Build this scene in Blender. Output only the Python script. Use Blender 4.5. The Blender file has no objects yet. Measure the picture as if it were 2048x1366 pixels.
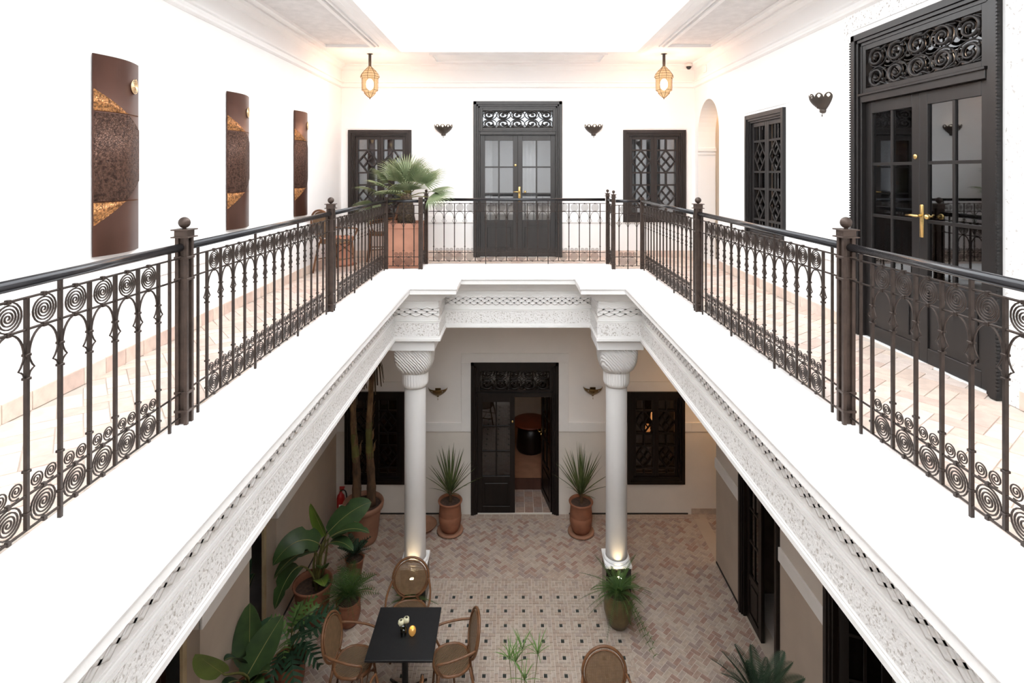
import bpy, math, random
from mathutils import Vector, Matrix
R = math.radians
PI = math.pi
random.seed(7)
scn = bpy.context.scene
col = scn.collection

# ------------------------------------------------------------------ camera, sky, exposure
CAMZ = 6.03
cam = bpy.data.objects.new('camera', bpy.data.cameras.new('camera'))
col.objects.link(cam); scn.camera = cam
cam.location = (0, 0, CAMZ); cam.rotation_euler = (R(90), 0, 0)
cam.data.sensor_width = 36.0; cam.data.lens = 1110 / 2048 * 36
cam.data.shift_y = -(683 - 345) / 2048; cam.data.shift_x = -3 / 2048
cam.data.clip_start = 0.05; cam.data.clip_end = 200
wd = bpy.data.worlds.new('sky'); scn.world = wd; wd.use_nodes = True
bg = wd.node_tree.nodes['Background']
bg.inputs[0].default_value = (0.95, 0.98, 1.0, 1); bg.inputs[1].default_value = 1.0
scn.view_settings.view_transform = 'Standard'; scn.view_settings.look = 'None'
scn.view_settings.exposure = 2.65; scn.view_settings.gamma = 1.0
scn.view_settings.use_curve_mapping = False
scn.cycles.max_bounces = 9; scn.cycles.diffuse_bounces = 7; scn.cycles.glossy_bounces = 3; scn.cycles.transparent_max_bounces = 12
scn.cycles.sample_clamp_indirect = 6.0; scn.cycles.use_light_tree = False

# ------------------------------------------------------------------ materials
M = {}
def mat(name, c, rough=0.6, metal=0.0, var=0.0, vscale=6.0, bump=0.0, bscale=20.0, btype='noise', emit=None, es=0.0, c2=None, spec=0.4, det=4.0, stretch=None, ramp=(.35, .65)):
    m = bpy.data.materials.new(name); m.use_nodes = True
    nt = m.node_tree; b = nt.nodes['Principled BSDF']
    b.inputs['Base Color'].default_value = (*c, 1); b.inputs['Roughness'].default_value = rough
    b.inputs['Metallic'].default_value = metal; b.inputs['Specular IOR Level'].default_value = spec
    if emit: b.inputs['Emission Color'].default_value = (*emit, 1); b.inputs['Emission Strength'].default_value = es
    tc = nt.nodes.new('ShaderNodeTexCoord'); out = tc.outputs['Object']
    if stretch:
        mp = nt.nodes.new('ShaderNodeMapping'); mp.inputs['Scale'].default_value = stretch
        nt.links.new(out, mp.inputs[0]); out = mp.outputs[0]
    if var or c2:
        n = nt.nodes.new('ShaderNodeTexNoise'); n.inputs['Scale'].default_value = vscale; n.inputs['Detail'].default_value = det
        nt.links.new(out, n.inputs['Vector'])
        r = nt.nodes.new('ShaderNodeValToRGB')
        a = c2 if c2 else tuple(x * (1 - var) for x in c)
        r.color_ramp.elements[0].color = (*a, 1); r.color_ramp.elements[1].color = (*c, 1)
        r.color_ramp.elements[0].position = ramp[0]; r.color_ramp.elements[1].position = ramp[1]
        nt.links.new(n.outputs[0], r.inputs[0]); nt.links.new(r.outputs[0], b.inputs['Base Color'])
    if bump:
        if btype == 'voronoi':
            t = nt.nodes.new('ShaderNodeTexVoronoi'); t.feature = 'DISTANCE_TO_EDGE'; t.inputs['Scale'].default_value = bscale; o = t.outputs['Distance']
            rr = nt.nodes.new('ShaderNodeValToRGB'); rr.color_ramp.elements[0].position = .02; rr.color_ramp.elements[1].position = .12
            nt.links.new(o, rr.inputs[0]); o = rr.outputs[0]
        elif btype == 'wave':
            t = nt.nodes.new('ShaderNodeTexWave'); t.inputs['Scale'].default_value = bscale; t.inputs['Distortion'].default_value = 2.5; o = t.outputs[0]
            t.bands_direction = 'DIAGONAL'
        else:
            t = nt.nodes.new('ShaderNodeTexNoise'); t.inputs['Scale'].default_value = bscale; t.inputs['Detail'].default_value = 6; o = t.outputs[0]
        nt.links.new(out, t.inputs['Vector'])
        bp = nt.nodes.new('ShaderNodeBump'); bp.inputs['Strength'].default_value = bump; bp.inputs['Distance'].default_value = .02
        nt.links.new(o, bp.inputs['Height']); nt.links.new(bp.outputs[0], b.inputs['Normal'])
    if emit: m.cycles.emission_sampling = 'NONE'
    M[name] = m
    return m
mat('white', (.86, .86, .86), .7, var=.02, vscale=2, bump=.05, bscale=8)
mat('dado', (.82, .815, .81), .75, var=.03, vscale=2)
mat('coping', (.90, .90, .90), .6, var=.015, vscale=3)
mat('stucco', (.87, .86, .85), .8, var=.03, vscale=3, bump=.12, bscale=30)
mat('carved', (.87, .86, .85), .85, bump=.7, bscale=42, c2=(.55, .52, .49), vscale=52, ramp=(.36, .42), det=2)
mat('shaft', (.60, .58, .565), .75, var=.04, vscale=3)  # stucco darkened evenly, the column's dimmer light put into its colour
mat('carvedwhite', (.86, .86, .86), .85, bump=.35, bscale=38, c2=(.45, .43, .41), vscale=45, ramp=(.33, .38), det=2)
mat('chisel', (.84, .83, .82), .8, bump=.6, bscale=15, btype='wave')
mat('ceil', (.86, .85, .845), .85, var=.05, vscale=3, bump=.2, bscale=26)
mat('ceilpanel', (.74, .725, .72), .9, var=.10, vscale=9, bump=.5, bscale=34)
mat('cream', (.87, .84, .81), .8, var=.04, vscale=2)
mat('taupeshade', (.50, .415, .34), .7, var=.10, vscale=2.2, bump=.06, bscale=14)  # taupe dado darkened and browned, side wall shade put into the colour
mat('creamshade', (.68, .62, .56), .8, var=.04, vscale=2)  # cream plaster darkened the same way for shade on the side walls
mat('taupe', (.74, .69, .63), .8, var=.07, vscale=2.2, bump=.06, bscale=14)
mat('band', (.84, .82, .80), .75, var=.03)
mat('ochre', (.52, .40, .24), .75, var=.18, vscale=4)
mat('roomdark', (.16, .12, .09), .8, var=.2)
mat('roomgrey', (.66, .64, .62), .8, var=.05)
mat('grout', (.62, .55, .49), .95, var=.1, vscale=5)
mat('wood', (.011, .0065, .0052), .36, var=.35, vscale=14, stretch=(1, 1, .12), spec=.3)
mat('woodblack', (.014, .012, .0118), .34, var=.25, vscale=14, stretch=(1, 1, .12), spec=.4)
mat('woodbrown', (.026, .019, .017), .38, var=.25, vscale=14, stretch=(1, 1, .12), spec=.4)
mat('woodhazed', (.030, .027, .026), .38, var=.25, vscale=14, stretch=(1, 1, .12), spec=.5)  # dark wood lifted to grey, haze over the far door painted in
mat('iron', (.050, .036, .030), .45, .55, var=.35, vscale=18, bump=.08, bscale=60)
mat('ironpost', (.075, .052, .042), .48, .5, var=.35, vscale=14, bump=.1, bscale=50)
mat('handrail', (.018, .018, .021), .22, .35, spec=.6)
mat('wire', (.10, .055, .025), .4, .7)
mat('darkmetal', (.085, .07, .06), .4, .7, var=.2)
mat('bronze', (.11, .05, .036), .38, .45, var=.25, vscale=5, stretch=(1, 1, .3))
mat('bronzedark', (.045, .020, .014), .5, .5, bump=.9, bscale=60, btype='voronoi', c2=(.16, .085, .06), vscale=48)
mat('goldlace', (.62, .30, .12), .35, .8, bump=.9, bscale=55, btype='voronoi', c2=(.05, .02, .012), vscale=60, emit=(1., .45, .16), es=.02)
mat('gold', (.80, .60, .36), .3, .9)
mat('brass', (.70, .50, .20), .25, 1.0)
mat('brassdark', (.26, .17, .07), .35, .9, var=.3, vscale=10)
mat('terrabig', (.36, .185, .12), .72, var=.18, vscale=5, bump=.05, bscale=20)
mat('terra', (.29, .115, .062), .7, var=.25, vscale=7, bump=.06, bscale=20)
mat('terrapink', (.56, .27, .18), .72, var=.18, vscale=5, bump=.05, bscale=20)
mat('terralight', (.36, .18, .11), .75, var=.2, vscale=6)
mat('urn', (.16, .115, .05), .35, .1, var=.4, vscale=9)
mat('soil', (.085, .05, .035), .95, var=.4, vscale=25, bump=.5, bscale=40)
mat('rattan', (.20, .09, .04), .42, var=.3, vscale=16)
mat('black', (.012, .0125, .014), .42, var=.2, vscale=30)
mat('plinth', (.02, .018, .015), .22, spec=.6, var=.3)
mat('tileblack', (.02, .022, .024), .35, c2=(.04, .05, .04), vscale=2)
mat('rose', (.78, .75, .52), .6)
mat('red', (.42, .016, .016), .3)
mat('paper', (.7, .68, .62), .6)
mat('plastic', (.75, .74, .72), .4)
mat('bark', (.15, .085, .045), .85, c2=(.06, .035, .02), vscale=12, bump=.6, bscale=22, stretch=(1, 1, .35))
mat('palmtrunk', (.16, .115, .075), .9, c2=(.05, .035, .025), vscale=30, bump=.9, bscale=28, btype='voronoi')
mat('stemgreen', (.16, .15, .045), .55, var=.3)
mat('drystem', (.24, .15, .07), .7, c2=(.10, .055, .03), vscale=15, stretch=(1, 1, .3))
mat('leafpalm', (.23, .27, .15), .5, c2=(.13, .18, .085), vscale=5)
mat('leafyucca', (.13, .16, .055), .45, c2=(.06, .085, .03), vscale=6)
mat('leafbig', (.045, .085, .025), .42, c2=(.025, .05, .018), vscale=5)
mat('leafbright', (.13, .20, .03), .4, var=.25)
mat('leaffern', (.085, .15, .035), .5, c2=(.04, .085, .02), vscale=6)
mat('leafphilo', (.025, .065, .032), .35, c2=(.014, .035, .018), vscale=5)
mat('leafdry', (.07, .05, .03), .8)
mat('leafpap', (.12, .22, .05), .45, var=.2)
mat('leafcyc', (.05, .085, .05), .45, c2=(.02, .04, .022), vscale=7)
mat('midrib', (.28, .27, .10), .5)
mat('curtain', (.75, .74, .72), .9, var=.04)
mat('bulb', (1, .85, .6), .5, emit=(1., .78, .48), es=4)
mat('spot', (1, .9, .7), .5, emit=(1., .86, .55), es=8)
mat('ember', (1, .5, .2), .5, emit=(1., .42, .14), es=.8)
mat('candle', (.55, .28, .08), .25, .5, emit=(1., .5, .12), es=.04)
mat('redtable', (.15, .028, .014), .4, var=.2)
mat('cable', (.02, .015, .012), .6)
TINT = [('t0', (.54, .42, .34)), ('t1', (.50, .36, .29)), ('t2', (.58, .47, .385)), ('t3', (.44, .285, .23)), ('t4', (.53, .43, .37)), ('t5', (.60, .50, .42)), ('t6', (.43, .33, .29))]
for n, c in TINT: mat('floor_' + n, tuple(x * .86 for x in c), .55, var=.2, vscale=16, bump=.1, bscale=50)
UT = [('u0', (.74, .62, .53)), ('u1', (.70, .56, .48)), ('u2', (.77, .66, .58)), ('u3', (.66, .51, .44)), ('u4', (.74, .63, .57))]
for n, c in UT: mat('floor_' + n, c, .5, var=.15, vscale=14, bump=.08, bscale=40)

def glassmat(name, tint, gloss, rough=.02):
    m = bpy.data.materials.new(name); m.use_nodes = True; nt = m.node_tree
    nt.nodes.remove(nt.nodes['Principled BSDF'])
    o = nt.nodes['Material Output']; t = nt.nodes.new('ShaderNodeBsdfTransparent'); g = nt.nodes.new('ShaderNodeBsdfGlossy')
    t.inputs[0].default_value = (*tint, 1); g.inputs['Roughness'].default_value = rough; g.inputs['Color'].default_value = (.9, .92, .95, 1)
    f = nt.nodes.new('ShaderNodeFresnel'); f.inputs[0].default_value = 1.5
    ad = nt.nodes.new('ShaderNodeMath'); ad.operation = 'ADD'; ad.inputs[1].default_value = gloss; ad.use_clamp = True
    nt.links.new(f.outputs[0], ad.inputs[0])
    mx = nt.nodes.new('ShaderNodeMixShader'); nt.links.new(ad.outputs[0], mx.inputs[0])
    nt.links.new(t.outputs[0], mx.inputs[1]); nt.links.new(g.outputs[0], mx.inputs[2]); nt.links.new(mx.outputs[0], o.inputs[0])
    M[name] = m
glassmat('glass', (.80, .81, .82), .10)
glassmat('glassdark', (.30, .28, .27), .03)
glassmat('vaseglass', (.55, .60, .45), .06)
def lanternmat():
    m = bpy.data.materials.new('lanternglass'); m.use_nodes = True; nt = m.node_tree
    nt.nodes.remove(nt.nodes['Principled BSDF']); o = nt.nodes['Material Output']
    t = nt.nodes.new('ShaderNodeBsdfTransparent'); t.inputs[0].default_value = (1, .88, .70, 1)
    e = nt.nodes.new('ShaderNodeEmission'); e.inputs[0].default_value = (1, .66, .36, 1); e.inputs[1].default_value = .16
    mx = nt.nodes.new('ShaderNodeMixShader'); mx.inputs[0].default_value = .62
    nt.links.new(t.outputs[0], mx.inputs[1]); nt.links.new(e.outputs[0], mx.inputs[2]); nt.links.new(mx.outputs[0], o.inputs[0]); M['lanternglass'] = m; m.cycles.emission_sampling = 'NONE'
lanternmat()
def canemat():
    m = mat('cane', (.23, .14, .075), .6, var=.2, vscale=20); nt = m.node_tree; b = nt.nodes['Principled BSDF']
    tc = nt.nodes['Texture Coordinate']; o = nt.nodes['Material Output']
    ws = []
    for d in ('X', 'Z'):
        wv = nt.nodes.new('ShaderNodeTexWave'); wv.bands_direction = d; wv.inputs['Scale'].default_value = 30
        nt.links.new(tc.outputs['Generated' if d == 'q' else 'Object'], wv.inputs['Vector'])
        gt = nt.nodes.new('ShaderNodeMath'); gt.operation = 'GREATER_THAN'; gt.inputs[1].default_value = .42; nt.links.new(wv.outputs[1], gt.inputs[0]); ws.append(gt)
    mn = nt.nodes.new('ShaderNodeMath'); mn.operation = 'MAXIMUM'; nt.links.new(ws[0].outputs[0], mn.inputs[0]); nt.links.new(ws[1].outputs[0], mn.inputs[1])
    t = nt.nodes.new('ShaderNodeBsdfTransparent'); mx = nt.nodes.new('ShaderNodeMixShader')
    nt.links.new(mn.outputs[0], mx.inputs[0]); nt.links.new(t.outputs[0], mx.inputs[1]); nt.links.new(b.outputs[0], mx.inputs[2]); nt.links.new(mx.outputs[0], o.inputs[0])
canemat()
mat('caneseat', (.22, .135, .075), .6, bump=.8, bscale=30, btype='wave', var=.2)

# ------------------------------------------------------------------ mesh helpers
class MB:
    def __init__(s): s.v = []; s.f = []; s.m = []; s.mi = 0; s.sm = []; s.smooth = False
    def face(s, idx): s.f.append(tuple(idx)); s.m.append(s.mi); s.sm.append(s.smooth)
    def box(s, x0, x1, y0, y1, z0, z1):
        b = len(s.v)
        s.v += [(x0, y0, z0), (x1, y0, z0), (x1, y1, z0), (x0, y1, z0), (x0, y0, z1), (x1, y0, z1), (x1, y1, z1), (x0, y1, z1)]
        for q in ((0, 3, 2, 1), (4, 5, 6, 7), (0, 1, 5, 4), (1, 2, 6, 5), (2, 3, 7, 6), (3, 0, 4, 7)): s.face([b + i for i in q])
        return s
    def bbox(s, x0, x1, y0, y1, z0, z1, c=.004):
        # box with chamfered upright edges and top rim
        b = len(s.v)
        def ring(i, z): return [(x0 + i, y0, z), (x1 - i, y0, z), (x1, y0 + i, z), (x1, y1 - i, z), (x1 - i, y1, z), (x0 + i, y1, z), (x0, y1 - i, z), (x0, y0 + i, z)]
        r = ring(c, z0) + ring(c, z1 - c)
        r += [(min(max(px, x0 + c), x1 - c), min(max(py, y0 + c), y1 - c), z1) for px, py, pz in ring(c, z1)]
        s.v += r
        for k in range(2):
            for i in range(8):
                j = (i + 1) % 8; s.face((b + k * 8 + i, b + k * 8 + j, b + k * 8 + 8 + j, b + k * 8 + 8 + i))
        s.face([b + 16 + i for i in range(8)]); s.face([b + 7 - i for i in range(8)])
        return s
    def prism(s, pts, z0, z1):
        b = len(s.v); n = len(pts)
        s.v += [(x, y, z0) for x, y in pts] + [(x, y, z1) for x, y in pts]
        s.face([b + n - 1 - i for i in range(n)]); s.face([b + n + i for i in range(n)])
        for i in range(n): j = (i + 1) % n; s.face((b + i, b + j, b + n + j, b + n + i))
        return s
    def tube(s, pts, r, n=6, closed=False, flat=1.0, ref=None):
        pts = [Vector(p) for p in pts]; b = len(s.v); k = len(pts); rs = r if isinstance(r, (list, tuple)) else [r] * k
        up = Vector(ref) if ref else None
        prev = None
        for i, p in enumerate(pts):
            if closed: d = pts[(i + 1) % k] - pts[i - 1]
            else: d = pts[min(i + 1, k - 1)] - pts[max(i - 1, 0)]
            if d.length < 1e-9: d = Vector((0, 0, 1))
            d.normalize()
            if up is not None: a = up - d * up.dot(d)
            elif prev is None: a = Vector((0, 0, 1)) if abs(d.z) < .9 else Vector((1, 0, 0)); a = a - d * a.dot(d)
            else: a = prev - d * prev.dot(d)
            if a.length < 1e-6: a = d.orthogonal()
            a.normalize(); prev = a; c = d.cross(a)
            for q in range(n):
                t = 2 * PI * q / n + PI / n
                s.v.append(tuple(p + a * math.cos(t) * rs[i] * flat + c * math.sin(t) * rs[i]))
        for i in range(k if closed else k - 1):
            j = (i + 1) % k
            for q in range(n):
                w = (q + 1) % n; s.face((b + i * n + q, b + i * n + w, b + j * n + w, b + j * n + q))
        if not closed:
            s.face([b + n - 1 - q for q in range(n)]); s.face([b + (k - 1) * n + q for q in range(n)])
        return s
    def lathe(s, prof, n=24, cx=0, cy=0, a0=0, a1=2 * PI, rfun=None, cap=True):
        b = len(s.v); full = abs(a1 - a0 - 2 * PI) < 1e-6; m = n if full else n + 1
        for r, z in prof:
            for q in range(m):
                t = a0 + (a1 - a0) * q / n
                rr = r * (rfun(t, z) if rfun else 1)
                s.v.append((cx + rr * math.cos(t), cy + rr * math.sin(t), z))
        for i in range(len(prof) - 1):
            for q in range(n):
                w = (q + 1) % m; s.face((b + i * m + q, b + i * m + w, b + (i + 1) * m + w, b + (i + 1) * m + q))
        if cap and full:
            s.face([b + m - 1 - q for q in range(m)]); s.face([b + (len(prof) - 1) * m + q for q in range(m)])
        return s
    def sphere(s, c, r, n=12, k=8, sz=1.0):
        pr = [(max(r * math.sin(PI * i / k), 1e-4), c[2] - r * sz * math.cos(PI * i / k)) for i in range(k + 1)]
        return s.lathe(pr, n, c[0], c[1])
    def mesh(s, name, mats):
        me = bpy.data.meshes.new(name); me.from_pydata(s.v, [], s.f)
        for mm in (mats if isinstance(mats, (list, tuple)) else [mats]): me.materials.append(M[mm])
        me.polygons.foreach_set('material_index', s.m); me.polygons.foreach_set('use_smooth', s.sm); me.update()
        return me
    def build(s, name, mats, parent=None): return link(name, s.mesh(name, mats), parent)

def link(name, me, parent=None, loc=None, rz=0):
    o = bpy.data.objects.new(name, me); col.objects.link(o)
    if parent: o.parent = parent
    if loc: o.location = loc
    if rz: o.rotation_euler = (0, 0, rz)
    return o
def tag(o, label=None, cat=None, group=None, kind=None):
    if label: o['label'] = label
    if cat: o['category'] = cat
    if group: o['group'] = group
    if kind: o['kind'] = kind
    return o
def thing(name, label, cat, loc=(0, 0, 0), rz=0, group=None):
    o = bpy.data.objects.new(name, None); col.objects.link(o); o.location = loc; o.rotation_euler = (0, 0, rz)
    o.empty_display_size = .1
    return tag(o, label, cat, group)
def struct(name, label, loc=(0, 0, 0), rz=0):
    o = bpy.data.objects.new(name, None); col.objects.link(o); o.location = loc; o.rotation_euler = (0, 0, rz)
    return tag(o, label, None, None, 'structure')
def sm(): b = MB(); b.smooth = True; return b
def copy_tree(o, parent=None):
    c = o.copy(); col.objects.link(c); c.parent = parent
    for ch in [x for x in bpy.data.objects if x.parent == o]: copy_tree(ch, c)
    return c
def kids(o): return [x for x in bpy.data.objects if x.parent == o]
def lerp(a, b, t): return a + (b - a) * t
def bez(p0, p1, p2, p3, n):
    p0, p1, p2, p3 = map(Vector, (p0, p1, p2, p3)); r = []
    for i in range(n + 1):
        t = i / n; u = 1 - t; r.append(p0 * u ** 3 + p1 * 3 * u * u * t + p2 * 3 * u * t * t + p3 * t ** 3)
    return r

# ------------------------------------------------------------------ main dimensions (metres; z = 0 courtyard floor)
UF = 4.538                    # gallery floor
CL = 7.93                     # ceiling
XL, XR, YF = -3.04, 3.20, 9.80
XLL, XRL = -3.13, 3.14        # lower walls
YN = -5.6  # unseen near wall, set far back to make room for the longer roof opening
OX0, OX1, OY1 = -6.0, 6.2, 13.2

# ------------------------------------------------------------------ walls with openings
def wall(name, label, axis, t0, t1, u0, u1, z0, z1, holes, mats, zs=()):
    """axis 'x': the wall runs along x and t is y; axis 'y': runs along y and t is x. zs: heights where the material index rises"""
    b = MB()
    us = sorted({u0, u1, *[h[0] for h in holes], *[h[1] for h in holes]}); us = [u for u in us if u0 <= u <= u1]
    vs = sorted({z0, z1, *[h[2] for h in holes], *[h[3] for h in holes], *zs}); vs = [v for v in vs if z0 <= v <= z1]
    for i in range(len(us) - 1):
        for j in range(len(vs) - 1):
            cu, cv = (us[i] + us[i + 1]) / 2, (vs[j] + vs[j + 1]) / 2
            if any(h[0] < cu < h[1] and h[2] < cv < h[3] for h in holes): continue
            b.mi = sum(1 for z in zs if cv > z)
            if axis == 'x': b.box(us[i], us[i + 1], t0, t1, vs[j], vs[j + 1])
            else: b.box(t0, t1, us[i], us[i + 1], vs[j], vs[j + 1])
    o = b.build(name, mats); tag(o, label, None, None, 'structure'); return o
WT = .30
# far wall openings
UWL = (-2.914, -1.80, 5.156, 6.78); UWR = (1.933, 3.037, 5.156, 6.78); UD = (-.706, .856, UF, 7.284)
LWL = (-2.975, -1.907, .54, 2.163); LWR = (2.004, 3.02, .54, 2.163); LD = (-.75, .795, 0, 2.684)
wall('wall_far', 'white plastered far wall of the upper gallery', 'x', YF, YF + WT, XL - .3, XR + 2.5, UF - .34, CL + .1, [UWL, UWR, UD], ['dado', 'white'], (5.15,))
wall('wall_far_lower', 'cream far wall of the courtyard with taupe dado', 'x', YF, YF + WT, XLL - .3, XRL + 2.6, -.1, UF - .34, [LWL, LWR, LD], ['taupe', 'cream'], (1.465,))
wall('wall_left', 'long white wall of the left gallery', 'y', XL - WT, XL, YN, YF + .3, UF - .34, CL + .1, [], ['dado', 'white'], (5.16,))
RD = (3.63, 5.20, UF, 7.30); RW = (6.52, 7.60, 5.156, 6.80)
ARC = (8.64, 9.62, UF, 7.24)
wr = wall('wall_right', 'white wall of the right gallery with arch', 'y', XR, XR + WT, YN, YF, UF - .34, CL + .1, [RD, RW, ARC], ['dado', 'white'], (5.16,))
LA = (6.58, 7.32, 0, 2.62); LB = (4.45, 5.54, 0, 2.62)
wall('wall_left_lower', 'shaded left wall of the courtyard with two openings', 'y', XLL - .14, XLL, YN, YF + .3, -.1, UF - .34, [LA, LB], ['taupeshade', 'creamshade'], (1.465,))
RA = (6.54, 7.66, 0, 2.684); RB = (4.44, 5.56, 0, 2.684); RC = (8.60, 9.80, 0, 2.9)
wall('wall_right_lower', 'right wall of the courtyard with dark doorways', 'y', XRL, XRL + .22, YN, YF, -.1, UF - .34, [RA, RB, RC], ['taupeshade', 'creamshade'], (1.465,))
wall('wall_near', 'wall behind the viewer', 'x', YN - .2, YN, OX0, OX1, -.1, CL + .1, [], ['white'])
# outer shell of the rooms around the court
o = MB(); o.box(OX0 - .1, OX0, YN, OY1, -.1, 8.1); o.box(OX1, OX1 + .1, YN, OY1, -.1, 8.1); o.box(OX0, OX1, OY1, OY1 + .1, -.1, 8.1)
tag(o.build('wall_outer', 'roomgrey'), 'outer walls of the rooms around the court', None, None, 'structure')
# partitions between rooms
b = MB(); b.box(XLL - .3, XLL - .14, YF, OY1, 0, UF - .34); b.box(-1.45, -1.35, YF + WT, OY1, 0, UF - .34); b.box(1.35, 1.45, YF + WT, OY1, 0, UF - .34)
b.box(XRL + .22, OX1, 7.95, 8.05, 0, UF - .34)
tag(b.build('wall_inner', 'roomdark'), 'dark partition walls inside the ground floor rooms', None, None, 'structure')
b = MB(); b.box(-1.5, -1.4, YF + WT, OY1, UF, CL); b.box(1.5, 1.6, YF + WT, OY1, UF, CL); b.box(-1.4, 1.5, 11.6, 11.7, UF, CL)
b.box(XL - .3, -1.5, 11.4, 11.5, UF, CL); b.box(1.6, OX1, 11.4, 11.5, UF, CL); b.box(XR + WT, OX1, 8.2, 8.3, UF, CL); b.box(5.0, 5.1, YN, 8.2, UF, CL)
tag(b.build('wall_inner_upper', 'roomgrey'), 'pale partition walls inside the upper rooms', None, None, 'structure')
# corridor end walls (ochre), seen through arch and ground floor passage
b = MB(); b.box(3.85, 3.95, 8.3, 9.8, UF, CL); tag(b.build('wall_corridor_upper', 'ochre'), 'warm ochre corridor wall seen through the arch', None, None, 'structure')
b = MB(); b.box(4.3, 4.4, 8.05, 9.8, 0, UF - .34); tag(b.build('wall_corridor', 'ochre'), 'warm ochre wall of the ground floor passage', None, None, 'structure')
# arch infill: fills the square corners above the arch with a curved soffit
b = MB(); ym, ra = (ARC[0] + ARC[1]) / 2, (ARC[1] - ARC[0]) / 2; zsp = 6.64; n = 24; rz_ = ARC[3] - zsp
for x in (0,):
    pts = [(ym - ra * math.cos(PI * i / n), zsp + rz_ * math.sin(PI * i / n) ** .9) for i in range(n + 1)]
    base = len(b.v)
    for (y, z) in pts: b.v += [(XR, y, z), (XR + WT, y, z), (XR, y, ARC[3]), (XR + WT, y, ARC[3])]
    for i in range(n):
        a, c = base + 4 * i, base + 4 * i + 4
        b.face((a, c, c + 1, a + 1)); b.face((a, a + 2, c + 2, c)); b.face((a + 1, c + 1, c + 3, a + 3))
ai = b.build('arch_head', 'white', wr)
b = MB(); b.bbox(XR - .015, XR + WT + .01, ARC[1] - .035, ARC[1] + .0, 6.40, 6.455); b.box(XR - .015, XR + WT, ARC[1] - .02, ARC[1], 6.34, 6.36)
b.build('impost_moulding', 'white', wr)

# ------------------------------------------------------------------ floors and tiles
b = MB(); b.box(OX0, OX1, YN, OY1, -.12, -.006)
floor = tag(b.build('floor', 'grout'), 'terracotta tiled courtyard floor', None, None, 'structure')
b = MB()
b.box(OX0, -1.95, YN, OY1, UF - .34, UF - .006); b.box(1.98, OX1, YN, OY1, UF - .34, UF - .006)
b.box(-1.95, 1.98, 8.52, OY1, UF - .34, UF - .006); b.box(-1.95, 1.98, YN, -.2, UF - .34, UF - .006)
b.mi = 1; z9 = UF - .34
b.box(OX0, -1.95, YN, OY1, z9 - .01, z9); b.box(1.98, OX1, YN, OY1, z9 - .01, z9); b.box(-1.95, 1.98, 8.52, OY1, z9 - .01, z9); b.box(-1.95, 1.98, YN, -.2, z9 - .01, z9)
gfloor = tag(b.build('floor_gallery', ['grout', 'cream']), 'pale terracotta tiled gallery floor', None, None, 'structure')

def tile_mesh(l, w, m, h=.014):
    t = MB(); a, c = l / 2, w / 2; e = .0018
    t.v += [(-a, -c, -h), (a, -c, -h), (a, c, -h), (-a, c, -h), (-a + e, -c + e, 0), (a - e, -c + e, 0), (a - e, c - e, 0), (-a + e, c - e, 0)]
    for q in ((4, 5, 6, 7), (0, 1, 5, 4), (1, 2, 6, 5), (2, 3, 7, 6), (3, 0, 4, 7)): t.face(q)
    return t.mesh('tile', m)
def seen(x, y, z):
    if y < 1.2: return 0
    px = 1027 + 1110 * x / y; py = 345 + 1110 * (CAMZ - z) / y
    if not (0 < px < 2048 and 300 < py < 1366): return 0
    if z < 1 and abs(px - 1027) > (py - 345) / 1.36: return 0
    return 1 / (x * x + y * y + (CAMZ - z) ** 2)
def lay(parent, rects, z, mats, cap=300, name='tile'):
    rects = [(x, y, a, l, w, z + random.uniform(-.0012, .0012), random.randrange(len(mats))) for (x, y, a, l, w) in rects]
    rects.sort(key=lambda r: -seen(r[0], r[1], z) * r[3] * r[4])
    cache = {}
    for (x, y, a, l, w, zz, k) in rects[:cap]:
        key = (round(l, 3), round(w, 3), k)
        if key not in cache: cache[key] = tile_mesh(l, w, mats[k])
        link(name, cache[key], parent, (x, y, zz), a)
    if len(rects) > cap:
        b = MB()
        for (x, y, a, l, w, zz, k) in rects[cap:]:
            ca, sa = math.cos(a), math.sin(a); base = len(b.v); b.mi = k
            for e, h in ((0, -.014), (.0018, 0)):
                for sx, sy in ((-1, -1), (1, -1), (1, 1), (-1, 1)):
                    u, v = sx * (l / 2 - e), sy * (w / 2 - e)
                    b.v.append((x + u * ca - v * sa, y + u * sa + v * ca, zz + h))
            for q in ((4, 5, 6, 7), (0, 1, 5, 4), (1, 2, 6, 5), (2, 3, 7, 6), (3, 0, 4, 7)): b.face([base + i for i in q])
        o = b.build('tiles', mats, parent); o['kind'] = 'stuff'
def herring(x0, x1, y0, y1, L, W, ang, g, inside):
    out = []; n = int(max(x1 - x0, y1 - y0) / W) + 8; cx, cy = (x0 + x1) / 2, (y0 + y1) / 2; ca, sa = math.cos(ang), math.sin(ang)
    k = int(round(L / W))
    for i in range(-n, n):
        for j in range(-n, n):
            m = (i - j) % (2 * k)
            if m == 0: u, v, a = i * W + L / 2, j * W + W / 2, 0      # horizontal tile starts here
            elif m == k: u, v, a = i * W + W / 2, j * W + W - L / 2, PI / 2   # vertical tile, top cell here
            else: continue
            x, y = cx + u * ca - v * sa, cy + u * sa + v * ca
            if inside(x, y): out.append((x, y, a + ang, L - g, W - g))
    return out
FM = ['floor_' + n for n, c in TINT]
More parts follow.
